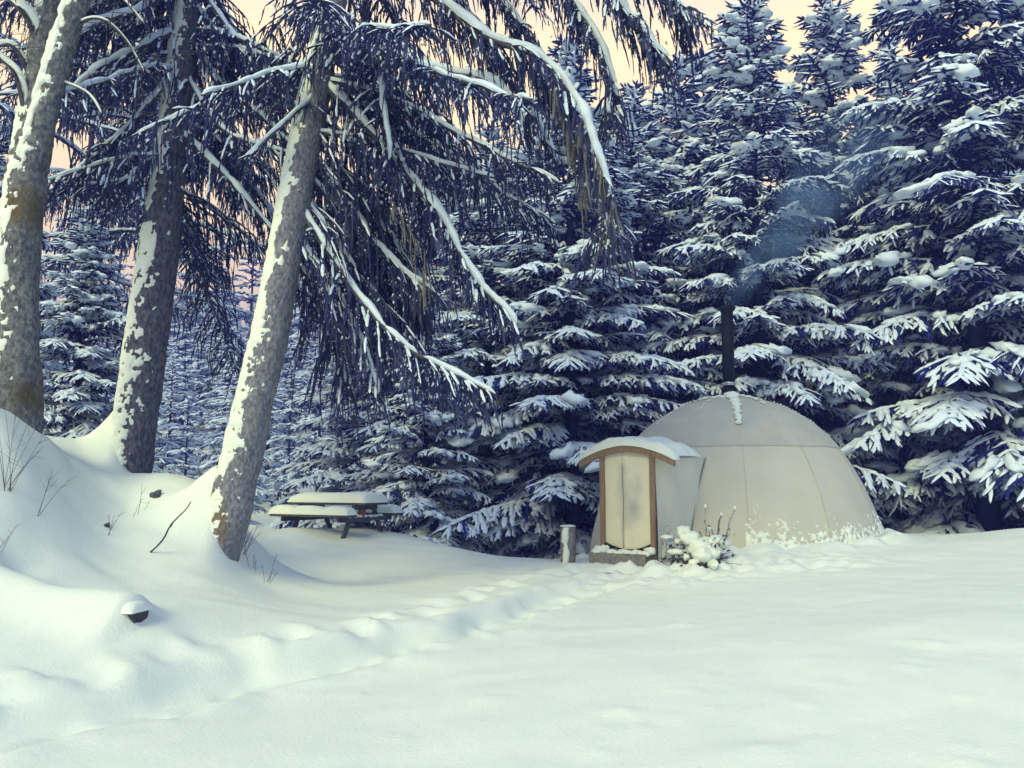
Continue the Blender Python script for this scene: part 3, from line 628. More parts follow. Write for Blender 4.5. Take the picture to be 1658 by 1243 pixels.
def bare(hg, rows, r, snow=.05, twigs=10, tl=(.3, .9), up=.2):
    p = np.array([q if len(q) == 3 and not isinstance(q, tuple) else P(*q) for q in rows]); p = smooth_line(p, 24); rad = np.linspace(r, .006, 24); mb = MB(); add_tube(mb, p, rad, 7, rough=.15, seed=3)
    rg = hg.rg
    for _ in range(twigs):
        i = rg.integers(4, 24); d = unit(rg.normal(size=3) * [1, .6, .7] + [0, 0, up]); l = rg.uniform(*tl); w_ = np.linspace(0, 1, 7)[:, None]; q = p[i] + d * l * w_ + rg.normal(size=3) * .12 * l * w_ ** 2; add_tube(mb, q, np.linspace(.006, .002, 7), 4)
        for __ in range(2):
            j = rg.integers(2, 6); d2 = unit(d + rg.normal(size=3) * .6); add_tube(mb, q[j] + d2 * l * .4 * np.linspace(0, 1, 4)[:, None], np.linspace(.004, .0015, 4), 3)
    hg.limbs.append(mb); v, f = snow_tube(p, rad, (0, 0, 1), 1.3, snow, int(rg.integers(99)), thr=-.05, scale=2.5, na=8, step=.05); hg.sn.add(v, f)
bare(hA, [TA for TA in [at_py(qA, 120)]] + [(48,40,10.0),(20,5,9.9),(-40,-40,9.8)], .05, .10)
bare(hA, [at_py(qA, 160)] + [(20,75,9.9),(-30,92,9.8)], .04, .07)
bare(hA, [at_py(qA, 250)] + [(28,130,9.9),(0,95,9.8),(-40,60,9.7)], .03, .06)
bare(hA, [at_py(qA2, 40)] + [(160,30,9.9),(200,60,10.0),(235,120,10.1)], .02, .02, 14)
bare(hA, [at_py(qA2, 130)] + [(140,150,9.9),(165,185,9.9)], .012, .02, 5)
bare(hA, [at_py(qA2, -40)] + [(190,-10,9.9),(235,40,10.0)], .02, .02, 14)
for mb in hA.limbs: mb.obj('limb', M_LIMB, rootA)
hA.sn.obj('snow_load', M_SNOW, rootA)
# --- spruces further back, one crown shared
def generic_spruce(H, seed):
    hg = Hanging(seed, 1.25); rg = np.random.default_rng(seed)
    for i in range(42):
        z = H * rg.uniform(.45, .97); a = i * 2.4 + rg.uniform(-.3, .3); l = (H - z) * .28 + .7; l = min(l, 3.6) * rg.uniform(.75, 1.15); d = np.array([math.cos(a), math.sin(a), 0]); dr = rg.uniform(.2, .5)
        o = np.array([0, 0, z]); hg.bough([o, o + d * l * .4 + [0, 0, -dr * l * .2], o + d * l * .75 + [0, 0, -dr * l * .55], o + d * l + [0, 0, -dr * l * .7]], .03, dens=.55, snow=.07, curtain=(.3, .8))
    hg.finish(None); wd = MB(); zz = np.linspace(-.6, H, 16); add_tube(wd, np.stack([zz * 0, zz * 0, zz], -1), np.interp(zz, [-.6, 0, H], [.2, .16, .02]), 12, rough=.1, seed=2)
    for l in hg.limbs:
        n0 = wd.n; wd.v += l.v; wd.n += l.n
        for k in (3, 4): wd.f[k] += [f + n0 for f in l.f[k]]
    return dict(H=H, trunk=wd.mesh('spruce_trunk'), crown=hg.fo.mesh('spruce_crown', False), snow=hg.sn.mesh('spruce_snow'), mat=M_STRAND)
GS = generic_spruce(17, 91)
for px, d, H, rz, lab in [(25, 17.5, 17, .4, 'tall hanging spruce on the bank behind the forked tree'), (222, 21.0, 19, 5.1, 'tall spruce deep behind the dark-barked trunk'), (690, 25.0, 15, 1.2, 'hanging spruce back behind the picnic table'), (120, 25.0, 20, 2.7, 'tall spruce furthest back beyond the young fir on the bank'), (236, 28.0, 20, 4.0, 'tall spruce furthest back in line with the dark-barked trunk')]:
    x = P(px, 700, d)[0]; plant(GS, 'hanging_spruce', (x, d, float(base_ground([x], [d])[0]) - .2), H, 1.05, rz, lab)

# ------------------------------------------------------------------ dome tent
M_CANV = mat('cream_canvas', (.56, .54, .46), (.63, .61, .52), 1.6, .9, .35, 90, spec=.1, lo=.3, hi=.7)
add_patch(M_CANV, (.48, .46, .40), (3.6, 14.4, 2.6), (.8, 1., .4), 30.)
M_CAP = mat('weathered_canvas', (.49, .48, .43), (.56, .55, .47), 2.5, .9, .35, 90, spec=.1)
M_FLAP = mat('door_canvas', (.74, .71, .56), (.80, .77, .61), 2., .9, .3, 60, spec=.1)
M_WALLC = mat('porch_canvas', (.66, .64, .53), (.72, .70, .58), 2., .9, .3, 60, spec=.1)
M_SEAM = mat('canvas_seam', (.50, .47, .37), (.56, .53, .42), 4., .9, spec=.1)
M_WOOD = mat('larch_wood', (.21, .135, .085), (.33, .22, .14), 6., .6, .3, 30, stretch=(6, 6, .6))
M_GREYW = mat('weathered_wood', (.16, .15, .15), (.30, .28, .27), 6., .85, .4, 30, stretch=(3, 3, 3))
M_BLACK = mat('black_strap', (.012, .013, .022), (.02, .02, .03), 6., .6)
M_PIPE = mat('black_enamel', (.007, .008, .016), (.012, .013, .022), 6., .6, spec=.15)
M_STEEL = mat('steel_band', (.5, .5, .5), (.62, .62, .6), 8., .25, spec=.5); M_STEEL.node_tree.nodes['Principled BSDF'].inputs['Metallic'].default_value = .9
Zb = .22; apex = P(1183, 643, 16.7)[2]; HD = apex - Zb
tt_ = np.linspace(0, 1, 160) ** 1.8
s_prof = np.stack([DOME_R * np.sqrt(tt_ * (2 - tt_)) * (1 - .038 * np.sin(np.pi * tt_)), apex - tt_ * HD], -1)
_arc = np.concatenate([[0], np.cumsum(np.hypot(*np.diff(s_prof, axis=0).T))]); s_prof = np.stack([np.interp(np.linspace(0, _arc[-1], 80), _arc, s_prof[:, k]) for k in (0, 1)], -1)
def prof(t): return np.interp(t, np.linspace(0, 1, 80), s_prof[:, 0]), np.interp(t, np.linspace(0, 1, 80), s_prof[:, 1])
def rad_at(z): return np.interp(-z, -s_prof[:, 1], s_prof[:, 0])
rootD = empty('dome_tent', (DOME[0], DOME[1], Zb), 'cream canvas dome tent with snow-topped door porch below snowy firs', 'tent'); bpy.context.view_layer.update()
NG = 12; A_OFF = -math.pi / 2 + R(-9)
t_ring = float(np.interp(-P(1183, 712, 14.2)[2], -s_prof[:, 1], np.linspace(0, 1, 80)))
def gore(i, t0, t1, off=0., nt_=26, na=13):
    a0, a1 = A_OFF + (i) * 2 * math.pi / NG, A_OFF + (i + 1) * 2 * math.pi / NG; T, A = np.meshgrid(np.linspace(t0, t1, nt_), np.linspace(a0, a1, na), indexing='ij'); r, z = prof(T)
    u = (A - a0) / (a1 - a0); flat = 1 - .009 * np.sin(np.pi * u)
    rr = r * flat + off; q = np.stack([DOME[0] + rr * np.cos(A), DOME[1] + rr * np.sin(A), z], -1)
    wr = .012 * noise(np.stack([A.ravel() * 9, z.ravel() * 1.2, z.ravel() * 0 + i], -1), 5).reshape(A.shape) * np.sin(np.pi * u); q[..., 0] += wr * np.cos(A); q[..., 1] += wr * np.sin(A)
    return q.reshape(-1, 3), grid_faces(nt_, na)
for i in range(NG):
    MB().add(*gore(i, t_ring, 1)).obj('canvas_panel', M_CANV, rootD)
    MB().add(*gore(i, .012, t_ring + .02, .012, 16)).obj('crown_panel', M_CAP, rootD)
    a = A_OFF + i * 2 * math.pi / NG; T = np.linspace(.03, 1, 50); r, z = prof(T); c = np.stack([DOME[0] + (r + .008) * math.cos(a), DOME[1] + (r + .008) * math.sin(a), z], -1)
    mb = MB(); add_tube(mb, c, .004, 5); mb.obj('seam', M_SEAM, rootD)
sn = MB(); srg = np.random.default_rng(14)
for i, (t0, t1, wd_) in {0: (.05, .40, .09), 1: (.03, .26, .05), 2: (.03, .2, .02), 11: (.05, .3, .025), 10: (.05, .4, .03), 9: (.05, .4, .03), 3: (.03, .5, .025), 8: (.05, .4, .04), 4: (.05, .5, .05), 5: (.05, .5, .05), 6: (.05, .5, .05), 7: (.05, .5, .05)}.items():
    a = A_OFF + i * 2 * math.pi / NG
    for T in np.arange(t0, t1, .014):
        r, z = prof(T); wv = wd_ * (1 - .55 * (T - t0) / (t1 - t0)) * srg.uniform(.6, 1.5)
        if i != 0 and srg.random() < .25: continue
        sn.add(*lump((DOME[0] + (r + .03) * math.cos(a + srg.uniform(-.008, .008)), DOME[1] + (r + .03) * math.sin(a), z + .02), (wv * 1.1, wv * 1.1, wv * .6), int(srg.integers(999)), 7, .3))
for _ in range(26):
    a = srg.uniform(0, 6.28); r = srg.uniform(.12, .42); sn.add(*lump((DOME[0] + r * math.cos(a), DOME[1] + r * math.sin(a), apex - .012 - r * r * .14), (srg.uniform(.04, .1), srg.uniform(.04, .1), srg.uniform(.02, .045)), int(srg.integers(999)), 7, .3))
# frost and blown snow on the lower canvas
def frost(a0, a1, zlo, zhi, seed, thr):
    T, A = np.meshgrid(np.linspace(.6, 1, 90), np.linspace(a0, a1, 260), indexing='ij'); r, z = prof(T); p3 = np.stack([r * np.cos(A), r * np.sin(A), z], -1).reshape(-1, 3)
    nz = (fbm(p3 * 4, seed, 2) * .45 + fbm(p3 * 24, seed + 7, 2) * .95).reshape(A.shape); k = 1.2 - (z - zlo) / (zhi - zlo) * 1.6 + nz * 1.0 - thr
    fl = 1 - .009 * np.sin(np.pi * (((A - A_OFF) / (2 * math.pi / NG)) % 1)); h = np.where(k > 0, .003 + .03 * np.minimum(k, 1.6), -.04); rr = r * fl + h
    return np.stack([DOME[0] + rr * np.cos(A), DOME[1] + rr * np.sin(A), z], -1).reshape(-1, 3), grid_faces(90, 260)
sn.add(*frost(-1.75, .35, .45, 1.05, 61, .25))
sn.obj('snow_load', M_SNOW, rootD)
# stovepipe
pc = P(1183, 640, 16.9); top = P(1181, 500, 16.9)[2]
rootP = rootD
def lathe(c, prof_, sides=28):
    c = np.asarray(c, float); th = np.linspace(0, 2 * np.pi, sides, endpoint=False); v = np.array([[c[0] + r * math.cos(a), c[1] + r * math.sin(a), c[2] + z] for r, z in prof_ for a in th]); return v, grid_faces(len(prof_), sides, True)
z0 = apex - .12; hp = top - z0
o = empty('stovepipe', (DOME[0], DOME[1], z0), 'black stovepipe with silver clamp band and flat cap on the dome top', 'stovepipe'); bpy.context.view_layer.update()
cc = (DOME[0], DOME[1], z0)
MB().add(*lathe(cc, [(.001, .0), (.118, .0), (.118, hp - .06), (.001, hp - .06)])).obj('pipe', M_PIPE, o)
MB().add(*lathe(cc, [(.119, .0), (.150, .02), (.150, .27), (.134, .30), (.119, .30)])).obj('collar', M_PIPE, o)
MB().add(*lathe(cc, [(.120, .345), (.142, .35), (.144, .36), (.144, .40), (.142, .41), (.120, .415)])).obj('clamp_band', M_STEEL, o)
MB().add(*lathe(cc, [(.119, hp - .11), (.124, hp - .10), (.172, hp - .035), (.172, hp - .01), (.10, hp + .015), (.001, hp + .02)])).obj('cap', M_PIPE, o)
# porch
DOOR = np.array([*P(1017, 890, 13.85)[:2]]); bk = unit(DOME - DOOR); bk = unit(np.array([bk[0] * .86, bk[1]])); rt = np.array([bk[1], -bk[0]])
def W(u, v, z): return np.array([DOOR[0] + rt[0] * u + bk[0] * v, DOOR[1] + rt[1] * u + bk[1] * v, z])
def WV(a): a = np.asarray(a, float); return np.stack([DOOR[0] + rt[0] * a[:, 0] + bk[0] * a[:, 1], DOOR[1] + rt[1] * a[:, 0] + bk[1] * a[:, 1], a[:, 2]], -1)
RW = np.array([[rt[0], bk[0], 0], [rt[1], bk[1], 0], [0, 0, 1.]])
zb, zt = P(1017, 890, 13.85)[2], P(1017, 722, 13.85)[2]
PW = .455
for s in (-1, 1): MB().add(*box(W(s * PW, 0, (zb + zt - .12) / 2 - .1), (.085, .07, zt - zb + .05), RW, .008)).obj('door_post', M_WOOD, rootD, False)
ARW = .86
def arch_z(u): return zt - .235 * (np.abs(u) / ARW) ** 1.9
us = np.linspace(-ARW, ARW, 41)
def sweep(us, y0, y1, h0, h1, zf):
    v = []
    for u in us:
        z = zf(u)
        v += [[u, y0, z + h0], [u, y1, z + h0], [u, y1, z + h1], [u, y0, z + h1]]
    n = len(us); f = [grid_faces(n, 4, True), np.array([[0, 1, 2, 3], [n * 4 - 1, n * 4 - 2, n * 4 - 3, n * 4 - 4]])]
    return WV(v), np.concatenate(f)
MB().add(*sweep(us, -.075, -.005, -.105, 0, arch_z)).obj('arched_lintel', M_WOOD, rootD, False)
# canvas side walls and roof
for s in (-1, 1):
    U, Z = np.meshgrid(np.linspace(.03, 1.55, 24), np.linspace(zb - .5, zt - .16, 30), indexing='ij')
    q = np.stack([s * (PW + .045) + s * .012 * np.sin(U * 9 + Z * 2) + s * .10 * U, U, Z + 0 * U], -1).reshape(-1, 3); q[:, 2] += .02 * np.sin(q[:, 1] * 5) * (Z.ravel() > zt - .2)
    MB().add(WV(q), grid_faces(24, 30)).obj('porch_wall', M_WALLC, rootD)
    mb = MB(); zs = np.linspace(zb - .3, zt - .16, 20)
    cpts = []
    for z in zs:      # rope seam where the porch wall meets the dome
        for v_ in np.linspace(.1, 2.2, 300):
            p_ = W(s * (PW + .045 + .10 * v_), v_, z)
            if np.hypot(*(p_[:2] - DOME)) < rad_at(z) + .012: cpts.append(p_); break
    if len(cpts) > 4: add_tube(mb, np.array(cpts), .011, 5); mb.obj('seam', M_GREYW, rootD)
MB().add(*sweep(np.linspace(-PW - .1, PW + .1, 21), .0, 1.5, -.05, -.02, lambda u: arch_z(u))).obj('porch_roof', M_WALLC, rootD); o_roof = COL.objects[-1]
# snow on the porch roof
Uu, Vv = np.meshgrid(np.linspace(-1, 1, 56), np.linspace(0, 1, 44), indexing='ij')
u_ = Uu * (ARW + .01) * (1 - .2 * sstep(.12, .45, Vv)); v_ = -.10 + Vv * 1.45
n3 = fbm(np.stack([u_.ravel() * 3.2, v_.ravel() * 3.2, u_.ravel() * 0], -1), 17, 3).reshape(Uu.shape)
edge = (1 - np.abs(Uu) ** 7) ** .5 * np.clip(1 - (1 - np.minimum(Vv / .07, 1)) ** 2, 0, 1) ** .5 * np.clip(1 - (1 - np.minimum((1 - Vv) / .12, 1)) ** 2, 0, 1) ** .5
hgt = edge * (.125 + .06 * n3 + .05 * np.exp(-((Uu + .1) / .45) ** 2)) + .004
q = np.stack([u_ + .02 * n3, v_ + .02 * n3, arch_z(u_) + hgt], -1).reshape(-1, 3); ps = MB().add(WV(q), grid_faces(56, 44))
q2 = np.stack([u_, v_, arch_z(u_) + .003], -1).reshape(-1, 3); ps.add(WV(q2), grid_faces(56, 44)[:, ::-1]); under(ps.obj('porch_snow', M_SNOW, rootD), o_roof)
# door flap, strap, zip
zf = zb + .09
Uu, Tt = np.meshgrid(np.linspace(-1, 1, 33), np.linspace(0, 1, 40), indexing='ij')
def zbot(u): return zf - .105 * (1 - u ** 2)
ztp = zt - .07 - .235 * (np.abs(Uu) * PW / ARW) ** 1.9; Zz = zbot(Uu) * (1 - Tt) + ztp * Tt
bil = -.035 * np.cos(Uu * 1.5) * np.sin(Tt * np.pi) - .012 * np.exp(-((Uu + .12) / .08) ** 2) + .010 * noise(np.stack([Uu.ravel() * 3, Tt.ravel() * 2.2, Uu.ravel() * 0], -1), 3).reshape(Uu.shape)
flap = np.stack([Uu * (PW - .04), .012 + bil, Zz], -1).reshape(-1, 3)
for k_, (c_, r_) in enumerate([(W(-.03, -.03, zb + .82), (.13, .3, .5)), (W(.14, -.03, zb + .75), (.15, .3, .42)), (W(-.05, -.03, zb + 1.25), (.05, .3, .5))]):
    add_patch(M_FLAP, [(.52, .51, .45), (.44, .44, .42), (.60, .56, .46)][k_], c_, r_, 4., 1.0)
o_flap = MB().add(WV(flap), grid_faces(33, 40)).obj('door_flap', M_FLAP, rootD)
uu = np.linspace(-1, 1, 30)
mb = MB(); vv = []
for x in uu: vv += [[x * (PW - .04), -.015, zbot(x) - .045], [x * (PW - .04), -.022, zbot(x) + .022], [x * (PW - .04), .03, zbot(x) + .022], [x * (PW - .04), .03, zbot(x) - .045]]
under(mb.add(WV(vv), grid_faces(30, 4, True)).obj('strap', M_BLACK, rootD, False), o_flap)
mb = MB(); zz = np.linspace(zf - .14, zt - .3, 30); add_tube(mb, WV(np.stack([-.055 + .008 * np.sin(zz * 6), -.048 + 0 * zz, zz], -1)), .006, 5); under(mb.obj('zip', M_GREYW, rootD), o_flap)
mb = MB()
for x in (-.2, .17, .3):
    under(MB().add(*box(W(x, -.03, zbot(x / (PW - .04)) - .012), (.022, .012, .05), RW)).obj('buckle', M_STEEL, rootD, False), o_flap)
# threshold box and boards
thr = empty('threshold_step', W(0, -.2, zb - .35), 'grey wooden threshold box under the tent door, dusted with snow', 'step'); bpy.context.view_layer.update()
MB().add(*box(W(-.02, -.33, zb - .25), (1.0, .045, .38), RW, .008)).obj('front_board', M_GREYW, thr, False)
for s in (-1, 1): MB().add(*box(W(s * .455 - .02, -.15, zb - .163), (.045, .31, .19), RW, .006)).obj('side_board', M_GREYW, thr, False)
MB().add(*box(W(-.02, -.17, zb - .05), (.99, .36, .03), RW, .006)).obj('tread', M_GREYW, thr, False)
tsn = MB()
for k in range(22): tsn.add(*lump(W(srg.uniform(-.48, .45), srg.uniform(-.33, -.02), zb - .03), (srg.uniform(.05, .12), srg.uniform(.04, .09), srg.uniform(.02, .05)), k, 8, .3, RW))
for s_ in (-1, 1):
    for k in range(4): tsn.add(*lump(W(s_ * .43 + srg.uniform(-.06, .06), -.08 + srg.uniform(-.08, .06), zb + .0), (.07, .06, .06), 30 + k, 8, .3, RW))
tsn.obj('snow_load', M_SNOW, thr)
bp_ = hit(985, 924); tag(MB().add(*box((bp_[0], bp_[1], G(bp_[0], bp_[1]) + .015), (.62, .14, .04), RW, .006)).obj('loose_board', M_GREYW, None, False), 'grey board half buried in snow before the threshold', 'board')

# ------------------------------------------------------------------ stump post
sp_ = P(920, 906, 14.3); pz = sp_[2] - .15; ptop = P(920, 852, 14.3)[2]
so = empty('stump_post', (sp_[0], sp_[1], pz), 'short grey log post with snow down one side beside the door', 'post'); bpy.context.view_layer.update()
mb = MB(); zz = np.linspace(pz, ptop, 12); add_tube(mb, np.stack([sp_[0] + 0 * zz, sp_[1] + 0 * zz, zz], -1), .125, 20, rough=.08, seed=6); mb.obj('log', M_GREYW, so)
mb = MB(); mb.add(*snow_tube(np.stack([sp_[0] + 0 * zz, sp_[1] + 0 * zz, zz], -1), .125, (-.45, -1, 0), .6, .035, 31, thr=.3, scale=7., na=16, step=.03)); mb.add(*lump((sp_[0], sp_[1], ptop + .005), (.135, .135, .022), 3, 9, .1)); mb.obj('snow_load', M_SNOW, so)

# ------------------------------------------------------------------ lantern and planter
M_ZINC = mat('zinc', (.27, .28, .31), (.38, .39, .42), 10., .45, spec=.5)
M_GLASS = mat('frosted_pane', (.42, .46, .5), (.6, .64, .68), 8., .2, spec=.5)
lp = P(1082, 919, 13.2); lz = min(G(lp[0], lp[1]), lp[2]) - .03; lo_ = empty('lantern', (lp[0], lp[1], lz), 'grey metal garden lantern with ring handle beside the snowy planter', 'lantern'); bpy.context.view_layer.update()
lw, lh = .17, .40; RL = rotz(.35)
def LB(name, c, s, m): MB().add(*box(np.array([lp[0], lp[1], lz]) + RL @ np.array(c), s, RL, .004)).obj(name, m, lo_, False)
LB('base', (0, 0, .02), (lw, lw, .04), M_ZINC)
for sx in (-1, 1):
    for sy in (-1, 1): LB('corner_post', (sx * (lw / 2 - .013), sy * (lw / 2 - .013), .04 + lh / 2), (.02, .02, lh), M_ZINC)
for c_, s_ in (((lw / 2 - .016, 0, .04 + lh / 2), (.004, lw - .05, lh - .01)), ((-lw / 2 + .016, 0, .04 + lh / 2), (.004, lw - .05, lh - .01)), ((0, lw / 2 - .016, .04 + lh / 2), (lw - .05, .004, lh - .01)), ((0, -lw / 2 + .016, .04 + lh / 2), (lw - .05, .004, lh - .01))):
    MB().add(*box(np.array([lp[0], lp[1], lz]) + RL @ np.array(c_), s_, RL)).obj('pane', M_GLASS, lo_, False)
MB().add(*lathe((lp[0], lp[1], lz + .04 + lh), [(.12, 0), (.125, .012), (.06, .08), (.035, .09), (.035, .12), (.001, .125)], 4)).obj('roof', M_ZINC, lo_, False); o_lr = COL.objects[-1]
th = np.linspace(0, 2 * np.pi, 24); mb = MB(); add_tube(mb, np.stack([lp[0] + .05 * np.cos(th), lp[1] + 0 * th, lz + .04 + lh + .165 + .055 * np.sin(th)], -1), .006, 6, cap=False); under(mb.obj('ring_handle', M_ZINC, lo_), o_lr)
mb = MB(); mb.add(*lump((lp[0], lp[1], lz + .06 + lh + .03), (.10, .10, .04), 4, 9, .2)); mb.obj('snow_load', M_SNOW, lo_)
M_LEAF = mat('withered_leaf', (.10, .035, .03), (.22, .10, .07), 6., .8)
M_LEAFD = mat('dark_leaf', (.018, .022, .035), (.05, .055, .06), 6., .8)
M_BIRCH = mat('birch_twig', (.10, .09, .09), (.45, .43, .4), 25., .8, lo=.45, hi=.55)
M_POT = mat('dark_basket', (.04, .032, .035), (.09, .075, .07), 12., .9, .8, 40)
pl = P(1140, 913, 13.1); pz = min(G(pl[0], pl[1]), pl[2]) - .22
po = empty('snowy_planter', (pl[0], pl[1], pz), 'snow-heaped planter with red-brown leaves and upright birch twigs before the dome', 'planter'); bpy.context.view_layer.update()
MB().add(*lathe((pl[0], pl[1], pz), [(.001, 0), (.20, 0), (.27, .26), (.29, .28), (.27, .30), (.24, .28), (.001, .25)], 24)).obj('pot', M_POT, po)
prg = np.random.default_rng(19)
twig = MB(); leaf = MB(); leafd = MB(); ps = MB()
for k in range(44):
    a = prg.uniform(0, 6.28); el = prg.uniform(-.05, 1.2); l = prg.uniform(.35, .72); d = np.array([math.cos(a) * math.cos(el) * 1.1, math.sin(a) * math.cos(el) * .8, math.sin(el)]); o0 = np.array([pl[0], pl[1], pz + .25]); ww = np.linspace(0, 1, 7)[:, None]; q = o0 + d * l * ww + np.array([0, 0, -.15]) * ww ** 2 * l
    add_tube(twig, q, np.linspace(.008, .003, 7), 4)
    for j in range(9):
        c = q[prg.integers(2, 7)] + prg.normal(size=3) * .035; n_ = unit(prg.normal(size=3)); t1 = unit(np.cross(n_, prg.normal(size=3))); t2 = np.cross(n_, t1); s_ = prg.uniform(.025, .05)
        (leaf if prg.random() < .5 else leafd).add([c - t1 * s_, c + t2 * s_ * .5 + n_ * .008, c + t1 * s_ * 1.1, c - t2 * s_ * .5 + n_ * .008], [[0, 1, 2, 3]])
    if el > .1 and k % 2:
        for j in range(1): c = q[prg.integers(3, 7)]; ps.add(*lump(c + [0, 0, .03], (prg.uniform(.05, .11), prg.uniform(.04, .07), prg.uniform(.025, .045)), k * 2 + j, 9, .45))
for c_, s_ in (((-.04, 0, .50), (.22, .2, .15)), ((-.22, -.02, .64), (.14, .13, .10)), ((-.30, 0, .74), (.10, .1, .08)), ((.2, 0, .58), (.19, .14, .10)), ((-.08, -.2, .40), (.13, .16, .12)), ((.05, -.3, .28), (.07, .2, .08)), ((.12, -.12, .46), (.12, .12, .12))): ps.add(*lump(np.array([pl[0], pl[1], pz]) + c_, s_, int(s_[0] * 1000), 14, .3))
twig.obj('brushwood', M_LIMB, po); leaf.obj('withered_leaves', M_LEAF, po, False); leafd.obj('foliage', M_LEAFD, po, False); ps.obj('snow_load', M_SNOW, po)
for a_, b_, d_ in (((1143, 880), (1142, 820), 13.1), ((1160, 870), (1168, 833), 13.2), ((1170, 880), (1190, 823), 13.0)):
    mb = MB(); p0, p1 = P(*a_, d_), P(*b_, d_); ww = np.linspace(0, 1, 10)[:, None]; add_tube(mb, p0 + (p1 - p0) * ww + np.array([.012, 0, 0]) * np.sin(ww * 7), np.linspace(.017, .011, 10), 7, rough=.2, seed=2); tw = mb.obj('birch_twig', M_BIRCH, po)
    under(MB().add(*lump(p1 + [0, 0, .012], (.02, .02, .03), 5, 7, .2)).obj('snow_cap', M_SNOW, po), tw)

# ------------------------------------------------------------------ picnic table
M_TBL = mat('table_wood', (.055, .06, .075), (.12, .125, .13), 5., .85, .3, 30, stretch=(1, 6, 6))
tc_ = P(547, 812, 16.6); ta = R(-28); RT = rotz(ta); tz = float(ground([tc_[0]], [tc_[1]])[0]) - .14
tbl = empty('picnic_table', (tc_[0], tc_[1], tz), 'dark wooden picnic table with thick snow on top and benches', 'picnic table'); bpy.context.view_layer.update()
def T(c): return np.array([tc_[0], tc_[1], tz]) + RT @ np.array(c, float)
LT = 1.85; ZT = P(541, 813, 16.6)[2] - tz
def slab_snow(mb, c, lx, ly, h, seed, notch=None):
    U, V = np.meshgrid(np.linspace(-1, 1, 48), np.linspace(-1, 1, 22), indexing='ij'); e = (np.clip(1 - np.abs(U) ** 12, 0, 1)) ** .45 * (np.clip(1 - np.abs(V) ** 5, 0, 1)) ** .5
    x, y = U * (lx / 2 + .015), V * (ly / 2 + .02); nz = fbm(np.stack([x.ravel() * 2.2, y.ravel() * 2.2, x.ravel() * 0 + seed], -1), seed, 3).reshape(U.shape); z = e * h * (1 + .12 * nz)
    if notch is not None:
        for nx, nw, nd in notch: z = z * (1 - nd * np.exp(-((x - nx) / nw) ** 2))
    q = np.stack([x, y, z + .003], -1).reshape(-1, 3); q2 = np.stack([x * .99, y * .98, 0 * z + .002], -1).reshape(-1, 3)
    mb.add(q @ RT.T + T(c), grid_faces(48, 22)); mb.add(q2 @ RT.T + T(c), grid_faces(48, 22)[:, ::-1])
for k in range(5): MB().add(*box(T((0, -.30 + k * .15, ZT - .02)), (LT, .14, .042), RT, .005)).obj('top_plank', M_TBL, tbl, False)
ZB = ZT - .21
for s in (-1, 1):
    for k in range(2): MB().add(*box(T((0, s * .72 + (k - .5) * .15, ZB - .02)), (LT, .14, .042), RT, .005)).obj('bench_plank', M_TBL, tbl, False)
for e in (-1, 1):
    x = e * (LT / 2 - .30)
    MB().add(*box(T((x + .045 * e, 0, ZB - .09)), (.045, 1.62, .09), RT, .005)).obj('bench_beam', M_TBL, tbl, False)
    MB().add(*box(T((x + .045 * e, 0, ZT - .085)), (.045, .70, .085), RT, .005)).obj('top_beam', M_TBL, tbl, False)
    for s in (-1, 1):
        a, b = np.array([x, s * .27, ZT - .045]), np.array([x, s * .62, -.05]); d = b - a; l = np.linalg.norm(d); an = math.atan2(d[1], -d[2]); rx = np.array([[1, 0, 0], [0, math.cos(an), -math.sin(an)], [0, math.sin(an), math.cos(an)]])
        MB().add(*box(T((a + b) / 2), (.045, .10, l), RT @ rx, .005)).obj('leg', M_TBL, tbl, False)
ts = MB(); slab_snow(ts, (0, 0, ZT), LT, .74, .185, 5)
slab_snow(ts, (0, -.72, ZB), LT, .29, .165, 6, [(-.33, .05, .25), (.35, .06, .3), (.2, .2, .1)]); slab_snow(ts, (0, .72, ZB), LT, .29, .17, 7)
for e in (-1, 1):
    for k in range(7): ts.add(*lump(T((e * (LT / 2 - .255), -.5 + k * .16, ZB - .04)), (.035, .09, .03), k, 7, .25, RT))
ts.obj('snow_load', M_SNOW, tbl)
M_TERRA = mat('terracotta', (.25, .065, .03), (.33, .10, .05), 8., .8)
pb = T((LT / 2 - .26, -.10, ZB - .045))
pot = empty('clay_pot', pb, 'small reddish clay pot lying at the end of the picnic table', 'pot'); bpy.context.view_layer.update()
MB().add(*lathe(pb, [(.001, 0), (.05, 0), (.066, .10), (.074, .10), (.074, .13), (.062, .13), (.05, .03), (.001, .02)], 20)).obj('pot_body', M_TERRA, pot); MB().add(*lump(np.asarray(pb) + [0, 0, .10], (.055, .055, .03), 3, 8, .15)).obj('soil', M_POT, pot)

# ------------------------------------------------------------------ half-log bench under snow
e1 = P(228, 984, 7.4); e0 = P(-60, 966, 7.75); la = math.atan2(e1[1] - e0[1], e1[0] - e0[0]); RLg = rotz(la); ll = np.hypot(*(e1 - e0)[:2]); mid = (e0 + e1) / 2; lzt = e1[2] - .03
log = empty('log_bench', (mid[0], mid[1], lzt - .2), 'half-round log bench buried in snow, only its dark cut end showing', 'bench'); bpy.context.view_layer.update()
th = np.linspace(np.pi, 2 * np.pi, 17); sec = np.stack([.115 * np.cos(th), .115 * np.sin(th) * 1.05], -1); v = []
for x in (-ll / 2, ll / 2): v += [[x, y, z] for y, z in sec]
mb = MB(); mb.add(np.array(v) @ RLg.T + [mid[0], mid[1], lzt], grid_faces(2, 17, True)); n = 17
mb.add(np.array(v) @ RLg.T + [mid[0], mid[1], lzt], [[n + i, n + i + 1, n + 15 - i, n + 16 - i] for i in range(8)]); mb.obj('half_log', mat('log_end', (.045, .042, .06), (.11, .10, .115), 14., .9, .5, 40), log, False)
